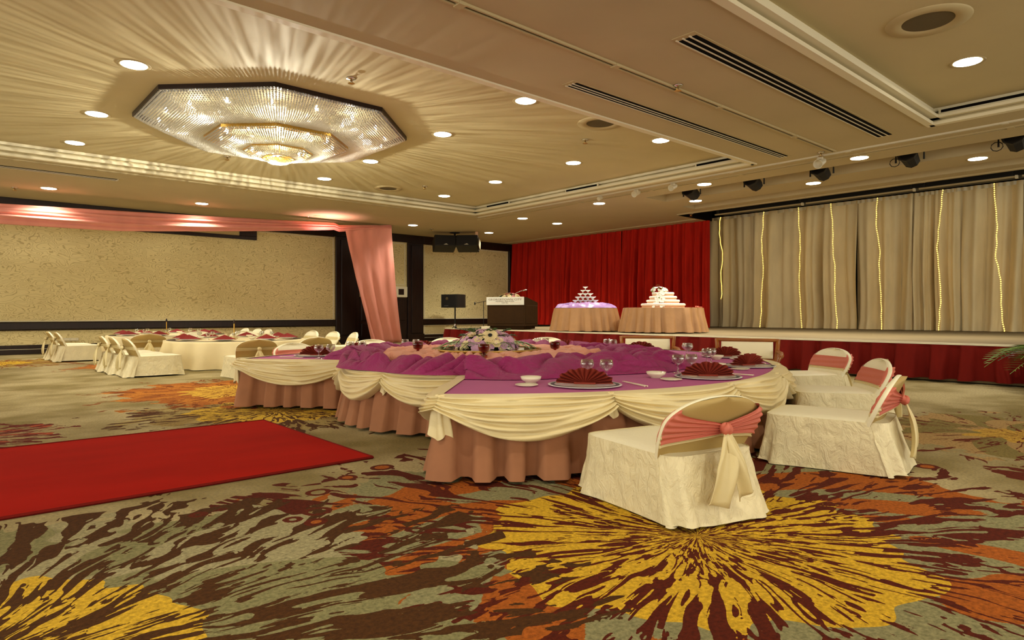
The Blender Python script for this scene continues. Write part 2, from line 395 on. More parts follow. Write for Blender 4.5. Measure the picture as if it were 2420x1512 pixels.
for k in range(2):
    x = 12.56 + k * 1.07
    MB().bbox(x, YW - .075, .06, x + .98, YW - .045, .78, .012).build('door_panel', 'darkwood', dr)
    MB().bbox(x, YW - .075, .9, x + .98, YW - .045, 1.76, .012).build('door_panel', 'darkwood', dr)
    MB().tube([(13.54 + k * .12, YW - .09, .85), (13.54 + k * .12, YW - .09, 1.1)], .015).build('door_handle', 'brass', dr)
# band of square lights above the door
tr = empty('wall_display_box', (13.6, YW - .04, 2.1), 0, 'cream box with dark square openings above the double door', 'wall panel')
MB().bbox(-1.1, -.05, -.22, 1.1, .04, .22, .01).build('backboard', 'cornice', tr)
for k in range(5): MB().bbox(-1.02 + k * .42, -.07, -.12, -.76 + k * .42, -.045, .12, .006).build('square_opening', 'darkwood', tr)
# high framed opening on the left wall
fr = empty('wall_frame', (6.45, YW, 4.0), 0, 'dark rectangular frame high on the wall behind the pink swag', 'frame')
for q in ((-1.9, 1.95, -.18, -.06), (-1.9, 1.95, .22, .3), (-1.9, -1.72, -.06, .22), (1.35, 1.95, -.06, .22)):
    MB().bbox(q[0], -.09, q[2], q[1], 0, q[3], .01).build('frame_rail', 'darkwood', fr)
MB().box(-1.72, -.05, -.06, 1.35, 0, .22).build('pane', 'framepaint', fr)
ot = empty('wall_socket', floorpt(110, 812, .36)[0:2] + (0,), 0)
ot.location = (2.75, YW - .01, .40); tag(ot, 'white triple wall socket above the skirting by the left edge', 'socket')
MB().bbox(-.3, -.02, -.04, .3, 0, .05, .006).build('plate', 'whitemetal', ot)
for k in range(3): MB().box(-.23 + k * .17, -.028, -.02, -.11 + k * .17, -.018, .03).build('outlet', 'cornice', ot)
struct(MB().box(XR, 14.5, 0, XR + .2, YW, 5.3).build('wall_stage', 'darkwood'))
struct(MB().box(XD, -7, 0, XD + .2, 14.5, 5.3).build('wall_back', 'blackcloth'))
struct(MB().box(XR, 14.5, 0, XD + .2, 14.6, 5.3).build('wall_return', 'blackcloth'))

# ------------------------------------------------------------------ stage
SX, SZ = 13.1, .672
st = struct(MB().box(SX + .03, -7, .02, XD, 18.4, SZ).build('stage', 'stagefloor'), 'low stage carpeted in beige')
MB().box(SX - .02, -7, SZ - .02, SX + .05, 18.42, SZ + .012).build('edge_trim', 'cornice', st)
def pleated(path, z0, z1, pitch, amp, nm, m, parent, step=.03, flare=.03, seed=0., nv=7, closed=False, box=3.0, yo=None):
    """pleated cloth hung along path: list of (x, y, nx, ny, s)"""
    n = len(path); vs = []; fs = []
    for i, (x, y, nx, ny, s) in enumerate(path):
        ph = s / pitch + .75 * nz(s * 1.1 + seed, seed) + .25 * nz(s * 2.9, seed)
        w = math.tanh(box * (math.sin(2 * PI * ph) + .35 * math.sin(4 * PI * ph + 1))) * (.8 + .35 * nz(s * 1.3, seed + 5)) + .18 * nz(s * 6, seed)
        for j in range(nv):
            t = j / (nv - 1); k = .25 + .75 * t
            off = flare * t + amp * k * (w * .5 + .32) + .012 * nz(s * 3, t * 3, seed)
            side = .25 * pitch * t * nz(s * 1.1, seed + 9)
            z = z1 + (z0 - z1) * t + (0 if j < nv - 1 else .012 * (.5 - w * .5))
            vs.append((x + nx * off - ny * side, y + ny * off + nx * side, z))
    for i in range(n if closed else n - 1):
        i2 = (i + 1) % n
        for j in range(nv - 1): fs.append((i * nv + j, i * nv + j + 1, i2 * nv + j + 1, i2 * nv + j))
    mb = MB(); mb.add(vs, fs); return mb.build(nm, m, parent, smooth=True)
sk = empty('stage_skirt', (SX, 5, 0), 0, 'dark red pleated skirt along the stage front', 'stage skirt')
y = 18.4; seg = 0
while y > -6.9:
    y2 = max(y - 3.4, -6.95)
    n = int((y - y2) / .025)
    path = [(0, y - 5 - (y - y2) * i / n, -1, 0, (18.4 - y) + (y - y2) * i / n) for i in range(n + 1)]
    pleated(path, .05, SZ - .02, .46, .24, 'skirt_panel', 'redskirt', sk, seed=3.1, nv=6, flare=.02); y = y2
path = [(0.02 + i * .025, 13.42, 0, 1, i * .025) for i in range(200)]
pleated(path, .05, SZ - .02, .42, .09, 'skirt_panel', 'redskirt', sk, seed=8, nv=5)

# ------------------------------------------------------------------ curtains
def curtain(x, ya, yb, z0, z1, pitch, amp, nm, m, label, group, seed, nv=14, lean=None, hem=True):
    o = empty(nm, (x, (ya + yb) / 2, z0), 0, label, 'curtain', group); yc = (ya + yb) / 2
    n = int(abs(ya - yb) / .022); vs = []; fs = []
    for i in range(n + 1):
        s = i / n; y = ya + (yb - ya) * s; q = abs(ya - y)
        for j in range(nv):
            t = j / (nv - 1)
            # pleat phase drifts down the cloth so folds merge
            ph = q / pitch + .55 * nz(q * .9 + seed, 1) + .35 * t * nz(q * .5, seed, t)
            a = (.30 + .7 * min(1, t * 1.6)) * (.62 + .5 * nz(q * .8, seed + 3, t * .7))
            w = (abs(math.sin(PI * ph)) ** .55 - .6) * 1.25 + .2 * math.sin(2 * PI * ph * 2.3 + 5 * nz(q * .6, seed)) + .3 * nz(q * 3.5, seed, t * .8)
            z = z1 + (z0 - z1) * t
            bulge = .10 * max(0, (t - .93) / .07) * (.5 + nz(q * 1.2, seed + 8))
            vs.append((-amp * a * w - bulge - .03, y - yc, z - z0))
    for i in range(n):
        for j in range(nv - 1): fs.append((i * nv + j, (i + 1) * nv + j, (i + 1) * nv + j + 1, i * nv + j + 1))
    MB().add(vs, fs).build('cloth', m, o, smooth=True)
    if hem:
        h = MB(); h.grid(lambda u, v: (-.07 - .02 * math.sin(u * 60), (ya + (yb - ya) * u) - yc, z1 - z0 - .11 * v), 60, 2); h.build('heading_tape', 'cornice', o, thick=.01)
    return o
edges = [23.35, 20.1, 16.6, 12.62]
for k, lab in enumerate(['red velvet curtain panel at the corner behind the lectern', 'red velvet curtain panel behind the glass tower table', 'red velvet curtain panel behind the wedding cake, next to the ivory drapes']):
    curtain(20.55, edges[k], edges[k + 1] + .012, SZ + .01, 4.52, .40, .50, 'stage_curtain', 'redcurtain', lab, 'red velvet curtains', 10 + k * 7.7, hem=False)
def yat(px, X):
    u = (px - 1210) / 1522; d = X / (FX + u * FY); return d * (FY - u * FX)
DX = 22.5
bx = [1660, 1855, 2030, 2160, 2270, 2420, 2700]
labs = ['ivory drape panel beside the red curtain', 'second ivory drape panel from the red curtain', 'third ivory drape panel from the red curtain',
        'fourth ivory drape panel, with a tangle of narrow folds', 'fifth ivory drape panel from the red curtain', 'ivory drape panel at the right edge of the view']
for k in range(6):
    ya, yb = yat(bx[k], DX), yat(bx[k + 1], DX)
    if k == 5: yb = -5.5
    curtain(DX, ya + .10, yb, SZ + .01, 4.9, .70 if k != 3 else .34, .48, 'ivory_drape', 'drapes', labs[k], 'ivory backdrop drapes', 31 + k * 5.3, hem=True)
spx = [(1702, 1704, 690), (1803, 1796, 745), (1882, 1890, 760), (1962, 1978, 765), (2073, 2084, 770), (2221, 2219, 755), (2350, 2374, 770)]
for k, (pa, pb, ybot) in enumerate(spx):
    ya, yb = yat(pa, DX - .46), yat(pb, DX - .46); z0 = SZ + .04 if ybot > 740 else 1.75
    o = empty('fairy_light_string', (DX - .43, ya, z0), 0, ('short warm fairy-light string, first from the red curtain', 'warm fairy-light string, second from the red curtain', 'warm fairy-light string, third from the red curtain',
        'warm fairy-light string, fourth from the red curtain, kinked near its foot', 'warm fairy-light string, fifth from the red curtain', 'warm fairy-light string, sixth from the red curtain', 'warm fairy-light string nearest the right edge of the view')[k], 'string light', 'fairy lights on the drapes')
    n = 70; pts = []
    for i in range(n):
        t = i / (n - 1); yy = (yb - ya) * t + .12 * nz(t * 3.1, k * 3.3) + .03 * nz(t * 11, k)
        pts.append((0, yy, 4.82 + (z0 - 4.82) * t - z0))
    cab = [Vector(p) for p in pts[::2]]
    if z0 > 1: cab.append(Vector((0, cab[-1].y, SZ + .03 - z0)))
    MB().tube(cab, .010, 4).build('cable', 'creamsash', o)
    mb = MB()
    for p in pts: mb.lathe([(.004, -.025), (.02, 0), (.004, .025)], 5, *p, cap=False)
    mb.build('led_beads', 'led', o, kind='stuff')
# curtain tracks and dark machinery in the recess
for k, (px0, px1) in enumerate(((1690, 1900), (1905, 2165), (2172, 2408), (2416, 2700))):
    x = 20.0; y0, y1 = yat(px0, x), max(yat(px1, x), -6)
    o = empty('curtain_track', (x, y0, 4.6), 0, ('pale curtain track at the left end of the stage recess', 'second pale curtain track along the stage recess', 'third pale curtain track along the stage recess', 'pale curtain track running out at the right edge')[k], 'curtain track', 'tracks above the drapes')
    MB().box(-.03, y1 - y0 + .05, -.02, .03, 0, .02).build('rail', 'ringpaint', o)
    for yy in (-.1, y1 - y0 + .15): MB().box(-.02, yy - .03, .02, .02, yy + .03, .65).build('hanger', 'black', o); 
    MB().box(-.05, y1 - y0 + .02, -.05, .05, y1 - y0 + .07, .03).build('end_stop', 'cornice', o)
o = tag(MB().box(20.9, -6.8, 4.78, 21.5, 12.6, 5.1).build('lighting_batten', 'black'), 'long black batten hidden in the recess above the drapes', 'batten')

# ------------------------------------------------------------------ ceiling fixtures
def ctr(x, y, z): return (x * 1.0, y * 1.0, z)
K = (ZH - EYE) / (4.53 - EYE)
def downlight(x, y, z, label, power=1.0, group='recessed downlights', r=.17, colr=WARM, dim=False):
    o = empty('downlight', (x, y, z), 0, label, 'ceiling light', group)
    MB().lathe([(r, -.001), (r * 1.25, -.012), (r * 1.3, -.002)], 24, cap=False).build('trim_ring', 'ringpaint', o, smooth=True)
    MB().lathe([(0.001, -.008), (r * 1.0, -.008), (r * 1.02, -.001)], 24).build('lamp_disc', 'lamp' if not dim else 'ringpaint', o)
    if power:
        l = bpy.data.lights.new('spot_beam', 'SPOT'); l.energy = SPOT_W * power; l.color = colr; l.spot_size = 2.3; l.spot_blend = 1.0; l.shadow_soft_size = .14
        lo = bpy.data.objects.new('spot_beam', l); COL.objects.link(lo); lo.parent = o; lo.location = (0, 0, -.03)
    return o
coff = [(1.90, 9.84, 'coffer downlight before the chandelier, brightest at far left', 1.2), (1.90, 12.68, 'coffer downlight left of the chandelier, second from top', 1), (1.90, 15.1, 'flat coffer downlight left of the chandelier, nearest the wall cornice', 1),
        (7.05, 15.05, 'coffer downlight beyond the chandelier tip, near the far cornice', 1), (7.0, 12.66, 'starry coffer downlight touching the chandelier right corner', 1), (6.95, 9.86, 'starry coffer downlight right of the chandelier', 1.2),
        (6.83, 7.44, 'coffer downlight on the beam side, left of the round speaker', 1), (10.36, 7.43, 'coffer downlight on the beam side, right of the round speaker', 1), (10.45, 9.82, 'starry coffer downlight by the far right of the coffer', 1),
        (10.48, 12.55, 'small starry coffer downlight between two others', 1), (10.64, 15.01, 'coffer downlight nearest the far coffer corner', 1)]
for x, y, lab, p in coff:
    yy = y * K if y > 7.5 else max(y * K, 7.2 + .4)
    downlight(x * K, yy, ZH, lab, p)
downlight(10.17 * K, 2.42 * K, ZH, 'large downlight in the right-hand coffer', 1)
for x, y, q in ((4.5, .3, 'one'), (0.5, 2.5, 'farther')): downlight(x, y, ZH, 'downlight in the right-hand coffer, out of view, the %s before the camera' % ('nearer' if q == 'one' else q), 1)
low = [(2.07, 21.06, 'downlight over the far left wall, first from the left edge'), (5.85, 20.92, 'downlight over the left wall above the pink swag'), (13.28, 20.77, 'downlight just right of the hanging pink drape'),
       (16.9, 20.66, 'downlight behind the hung loudspeakers'), (15.22, 16.74, 'downlight near the coffer corner, left of its pair'), (17.05, 16.84, 'downlight above the start of the red curtain'),
       (14.9, 12.93, 'downlight in the stage-front row, above the glass tower'), (16.7, 10.74, 'downlight at the left end of the lighting trough'), (14.72, 9.21, 'stage-front downlight before the trough start'),
       (16.7, 7.29, 'downlight between the two troughs, middle'), (14.72, 5.45, 'stage-front downlight over the armchair'), (16.7, 3.79, 'downlight between the two troughs, right')]
for x, y, lab in low: downlight(x, y, ZL, lab, 1.9 if x > 14 or x < 8 else 1.5)
downlight(9.65, 20.95, ZL, 'dim downlight in the pink glow above the swag', 0, dim=True)
# added spot without a fitting, imitating light bounced pink off the swag
l = bpy.data.lights.new('pink_bounce_fill', 'SPOT'); l.energy = 150; l.color = (1, .45, .45); l.spot_size = 2.2; l.spot_blend = 1; l.shadow_soft_size = .12
lo = bpy.data.objects.new('pink_bounce_fill', l); COL.objects.link(lo); lo.location = (9.9, 20.8, 3.55); lo.rotation_euler = (PI, 0, 0)

def ceil_speaker(x, y, z, r, label):
    o = empty('ceiling_speaker', (x, y, z), 0, label, 'speaker', 'round ceiling speakers')
    MB().lathe([(r * .6, -.004), (r * .66, -.022), (r * .98, -.02), (r, 0)], 36, cap=False).build('rim', 'ringpaint', o, smooth=True)
    MB().lathe([(.001, -.012), (r * .6, -.01), (r * .62, 0)], 30).build('grille', 'grey', o)
ceil_speaker(8.61 * K, 8.02, ZH, .44, 'round ceiling speaker beside the plain beam')
ceil_speaker(8.87 * K, 15.08 * K, ZH, .40, 'small round ceiling speaker beyond the chandelier')
ceil_speaker(8.41 * K, 2.38 * K, ZH, .46, 'large round ceiling speaker in the right-hand coffer')
def sprinkler(x, y, z, label):
    o = empty('sprinkler_head', (x, y, z), 0, label, 'sprinkler', 'fire sprinklers')
    MB().lathe([(.08, 0), (.07, -.015), (.02, -.02), (.02, -.05), (.012, -.05)], 10).build('escutcheon', 'silver', o, smooth=True)
    MB().lathe([(.05, -.075), (.055, -.08), (.001, -.082)], 8).build('deflector', 'brass', o)
    MB().tube([(-.03, 0, -.05), (-.025, 0, -.078), (.025, 0, -.078), (.03, 0, -.05)], .007, 4).build('yoke', 'brass', o)
for px, py, z, lab in ((830, 185, ZH, 'sprinkler above the chandelier'), (537, 370, ZH, 'sprinkler under the near rim of the chandelier'), (1383, 330, ZH, 'sprinkler below the round speaker by the beam'),
                       (1004, 440, ZH, 'sprinkler near the far coffer corner'), (1602, 202, ZL, 'sprinkler by the ceiling track on the beam'), (1020, 541, ZL, 'sprinkler before the hung loudspeakers'),
                       (35, 443, ZL, 'sprinkler over the far left'), (727, 512, ZL, 'sprinkler beside the dim pink downlight'), (1633, 505, ZL, 'sprinkler above the red curtain end'), (2160 - 220, 360, ZL, 'sprinkler at the end of the beam track')):
    x, y = floorpt(px, py, z); sprinkler(x, y, z, lab)
def slot_vent(x0, x1, y0, y1, z, label, n=3, name='slot_vent'):
    o = empty(name, (x0, (y0 + y1) / 2, z), 0, label, 'air vent', 'linear air vents'); w = y1 - y0
    MB().box(0, -w / 2, -.008, x1 - x0, w / 2, -.001).build('frame', 'ringpaint', o)
    for k in range(n):
        c = -w / 2 + w * (k + .5) / n * .86 + w * .07; h = w / n * .28
        MB().box(.1, c - h, -.014, x1 - x0 - .1, c + h, -.004).build('slot', 'blackcloth', o)
        MB().box(.06, c + h, -.02, x1 - x0 - .06, c + h + .02, -.004).build('blade', 'whitemetal', o)
slot_vent(6.74, 13.45, 6.33, 6.56, ZL, 'long slot vent on the beam beside the chandelier coffer')
slot_vent(6.63, 13.3, 4.28, 4.60, ZL, 'long slot vent on the beam beside the right-hand coffer')
o = slot_vent(-3, 3.3, 18.4, 18.7, ZL, 'slot vent along the ceiling at the left edge')
def side_vent(y0, y1, x, label):
    o = empty('cornice_vent', (x, y0, ZL + .17), 0, label, 'air vent', 'vents in the cornice face')
    MB().box(-.02, 0, -.04, .02, y1 - y0, .045).build('frame', 'cornice', o); MB().box(-.035, .04, -.02, -.015, y1 - y0 - .04, .025).build('slot', 'blackcloth', o)
for p0, p1, lab in ((1148, 1202, 'short black vent by the far coffer corner'), (1335, 1412, 'black vent midway along the far cornice'), (1642, 1735, 'broken black vent near the beam end')):
    side_vent(yat(p1, 13.35), yat(p0, 13.35), 13.39, lab)
side_vent(-5, yat(2218, 12.97), 12.99, 'long black vent in the right-hand coffer')
def rail(x0, y0, x1, y1, label, m='ringpaint', w=.05, h=.03, nm='ceiling_track'):
    o = empty(nm, (x0, y0, ZL), 0, label, 'ceiling track', 'tracks on the ceiling'); dx, dy = x1 - x0, y1 - y0
    L = math.hypot(dx, dy); mt = Matrix.Rotation(math.atan2(dy, dx), 4, 'Z')
    MB().box(0, -w, -h, L, -w * .45, 0, mt).box(0, w * .45, -h, L, w, 0, mt).build('rail', m, o)
    MB().box(0, -w * .45, -h * .35, L, w * .45, -.001, mt).build('groove', 'darkwood', o)
    for k in range(int(L / 2.6)): MB().box(.9 + 2.6 * k, -w * 1.15, -h * 1.3, 1.0 + 2.6 * k, w * 1.15, -.002, mt).build('clip', m, o)
rail(-2, 5.56, 13.7, 5.56, 'partition track running along the middle of the beam')
rail(13.85, -6, 13.85, 17.6, 'pale track along the end of the two coffers', 'whitemetal', .03, .03)
rail(14.30, -6, 14.30, 18.1, 'double dark track before the stage troughs', 'ringpaint', .07, .025)
rail(-5, 17.55, 14.3, 17.55, 'thin track along the wall side of the chandelier coffer', 'ringpaint', .045)
rail(18.5, -6, 18.5, 12.6, 'thin track at the lip of the curtain recess', 'ringpaint', .04)
rail(19.9, 12.8, 19.9, 23.3, 'thin track in front of the red curtain', 'ringpaint', .04)
def track_spot(px, py, label, s=1.0):
    x, y = floorpt(px, py, ZL); x = 13.85; y = yat(px, x)
    o = empty('track_spotlight', (x, y, ZL), 0, label, 'spotlight', 'spotlights on the track')
    MB().bbox(-.03, -.06, -.1, .03, .06, -.04, .008).build('adapter', 'whitemetal', o)
    mt = Matrix.Translation((0, 0, -.13 * s)) @ Matrix.Rotation(1.15, 4, 'Y') @ Matrix.Scale(s, 4)
    MB().lathe([(.05, .14), (.062, .12), (.07, -.06), (.085, -.1), (.07, -.1), (.06, -.04)], 16, mtx=mt).build('can', 'whitemetal', o, smooth=True)
    MB().tube([(0, 0, -.08), (0, .05, -.12)], .012).build('bracket', 'whitemetal', o)
track_spot(1938, 360, 'white track spotlight at the end of the beam', 1.2)
track_spot(1590, 433, 'white track spotlight second from the beam'); track_spot(1503, 450, 'white track spotlight third from the beam'); track_spot(1418, 464, 'small white track spotlight nearest the coffer corner', .7)
def par(px, py, k, label):
    X = 15.62; y = yat(px, X)
    o = empty('stage_spotlight', (X, y, 4.78), 0, label, 'spotlight', 'black spotlights in the trough')
    MB().bbox(-.04, -.22, -.06, .04, .22, 0, .01).build('clamp', 'black', o)
    MB().tube([(0, -.27, -.30), (0, -.27, -.03), (0, .27, -.03), (0, .27, -.30)], .02).build('yoke', 'black', o)
    mt = Matrix.Translation((0, 0, -.22)) @ Matrix.Rotation(2.0, 4, 'Y') @ Matrix.Scale(.9, 4)
    MB().lathe([(.10, .24), (.17, .2), (.2, -.1), (.24, -.22), (.2, -.22), (.17, -.1)], 8, mtx=mt).build('lamp_housing', 'black', o)
    if k: MB().tube([(0.02, .3 + .1 * math.sin(a * .7), -.28 - .09 * math.cos(a * .7)) for a in range(10)], .009, 5).build('cable', 'black', o)
for i, (px, lab) in enumerate(((1635, 'black stage spotlight at the left end of the trough'), (1782, 'second black stage spotlight in the trough'), (1942, 'third black stage spotlight in the trough'), (2150, 'fourth black stage spotlight, with a dangling cable'), (2400, 'black stage spotlight with looped cable at the right edge'))):
    par(px, 0, i >= 3, lab)

# chandelier -------------------------------------------------------
CX, CY = 4.78, 12.2
ch = empty('crystal_chandelier', (CX, CY, ZH), 0, 'large octagonal crystal-bead ceiling chandelier in three stepped tiers', 'chandelier')
def octr(a, R):  # radius of an octagon whose corner radius is R, corners at 22.5 + 45k
    a = (a % (PI / 4)); return R * math.cos(PI / 8) / math.cos(a - 0 if a < PI / 8 else a - PI / 4)
def octring(R, z0, z1, w, m, nm):
    mb = MB(); n = 8; vs = []
    for (rr, zz) in ((R, z0), (R, z1), (R - w, z1), (R - w, z0)):
        for k in range(8): a = PI / 8 + k * PI / 4; vs.append((rr * math.cos(a), rr * math.sin(a), zz))
    fs = [(j * 8 + k, j * 8 + (k + 1) % 8, ((j + 1) % 4) * 8 + (k + 1) % 8, ((j + 1) % 4) * 8 + k) for j in range(4) for k in range(8)]
    return mb.add(vs, fs).build(nm, m, ch)
octring(2.46, -.07, 0, .12, 'darkwood', 'rim_frame')
def tier(R0, z0, R1, z1, sag, nstr, nb, br, nm, oct0=1.0, oct1=1.0):
    mb = MB(); beads = []; strs = []
    for i in range(nstr):
        a = 2 * PI * (i + .5) / nstr
        ra = octr(a, R0) * oct0 + R0 * (1 - oct0) * .96; rb = octr(a, R1) * oct1 + R1 * (1 - oct1) * .96
        for j in range(nb):
            t = j / (nb - 1); r = ra + (rb - ra) * t; z = z0 + (z1 - z0) * t - sag * math.sin(PI * t) * (1 - .3 * t)
            s = br * (.55 + .45 * r / R0) * random.uniform(.85, 1.15)
            x, y = r * math.cos(a), r * math.sin(a)
            mb.add([(x + s, y, z), (x - s, y, z), (x, y + s, z), (x, y - s, z), (x, y, z + s * 1.1), (x, y, z - s * 1.1)],
                   [(0, 2, 4), (2, 1, 4), (1, 3, 4), (3, 0, 4), (2, 0, 5), (1, 2, 5), (3, 1, 5), (0, 3, 5)])
    return mb.build(nm, 'crystal', ch, kind='stuff')
tier(2.42, -.075, 1.28, -.30, .13, 300, 30, .021, 'crystal_strands')
tier(1.30, -.37, .62, -.50, .07, 170, 18, .019, 'crystal_strands')
tier(.62, -.53, .30, -.62, .05, 90, 10, .016, 'crystal_strands')
tier(.31, -.63, .03, -.72, .05, 44, 8, .014, 'crystal_strands')
octring(1.30, -.37, -.30, .03, 'brass', 'tier_ring'); octring(.63, -.53, -.47, .025, 'brass', 'tier_ring'); octring(.31, -.64, -.60, .02, 'brass', 'tier_ring')
octring(1.27, -.335, -.325, .25, 'brass', 'tier_plate')
for k in range(8):
    a = PI / 8 + k * PI / 4; c, s_ = math.cos(a), math.sin(a)
    MB().tube([(1.27 * c, 1.27 * s_, -.33), (1.27 * c, 1.27 * s_, -.01)], .012).build('hanging_rod', 'brass', ch)
for (R, n, z) in ((2.0, 18, -.17), (1.62, 14, -.22), (1.0, 12, -.34), (.5, 6, -.46)):
    for i in range(n):
        a = 2 * PI * (i + .3) / n
        MB().lathe([(.002, -.04), (.022, -.025), (.028, 0), (.018, .03), (.008, .045)], 8, R * math.cos(a), R * math.sin(a), z, cap=False).build('bulb', 'bulb', ch, smooth=True)
for (r, n, e) in ((1.75, 8, 16), (.8, 4, 12)):
    for i in range(n):
        a = 2 * PI * (i + .5) / n
        l = bpy.data.lights.new('chandelier_glow', 'POINT'); l.energy = e * .3; l.color = (1, .97, .88); l.shadow_soft_size = .08
        lo = bpy.data.objects.new('chandelier_glow', l); COL.objects.link(lo); lo.parent = ch; lo.location = (r * math.cos(a), r * math.sin(a), -.12)
# crystal-refracted rays: a lamp with a streaked beam under the centre
l = bpy.data.lights.new('crystal_rays', 'POINT'); l.energy = 760; l.color = (1, .95, .78); l.shadow_soft_size = .03; l.use_nodes = True
t = l.node_tree; em = t.nodes['Emission']; tc = t.nodes.new('ShaderNodeTexCoord'); nm_ = t.nodes.new('ShaderNodeVectorMath'); nm_.operation = 'NORMALIZE'
mp = t.nodes.new('ShaderNodeVectorMath'); mp.operation = 'MULTIPLY'; mp.inputs[1].default_value = (46, 46, 6)
nn = t.nodes.new('ShaderNodeTexNoise'); nn.inputs['Scale'].default_value = 1.0; nn.inputs['Detail'].default_value = 2; nn.inputs['Distortion'].default_value = .7
mr = t.nodes.new('ShaderNodeMapRange'); mr.inputs[1].default_value = .36; mr.inputs[2].default_value = .66; mr.inputs[3].default_value = .16; mr.inputs[4].default_value = 1.0
t.links.new(tc.outputs['Normal'], nm_.inputs[0]); t.links.new(nm_.outputs[0], mp.inputs[0]); t.links.new(mp.outputs[0], nn.inputs['Vector']); t.links.new(nn.outputs[0], mr.inputs[0]); 
sx_ = t.nodes.new('ShaderNodeSeparateXYZ'); up = t.nodes.new('ShaderNodeMapRange'); up.inputs[1].default_value = .05; up.inputs[2].default_value = .12; ml = t.nodes.new('ShaderNodeMath'); ml.operation = 'MULTIPLY'
t.links.new(nm_.outputs[0], sx_.inputs[0]); t.links.new(sx_.outputs[2], up.inputs[0]); t.links.new(up.outputs[0], ml.inputs[0]); t.links.new(mr.outputs[0], ml.inputs[1]); t.links.new(ml.outputs[0], em.inputs['Strength'])
lo = bpy.data.objects.new('crystal_rays', l); COL.objects.link(lo); lo.parent = ch; lo.location = (0, 0, -.78)

# ------------------------------------------------------------------ red walkway carpet
rc = empty('red_carpet', (0, 4.75, 0), 0, 'plain red runner carpet laid over the patterned floor', 'carpet')
MB().bbox(-4, 0, .001, 2.65, 2.43, .016, .004).build('pile', 'redcarpet', rc)
MB().tube([(-4, 0, .012), (2.65, 0, .012), (2.65, 2.43, .012), (-4, 2.43, .012)], .012, 4).build('bound_edge', 'redskirt', rc)

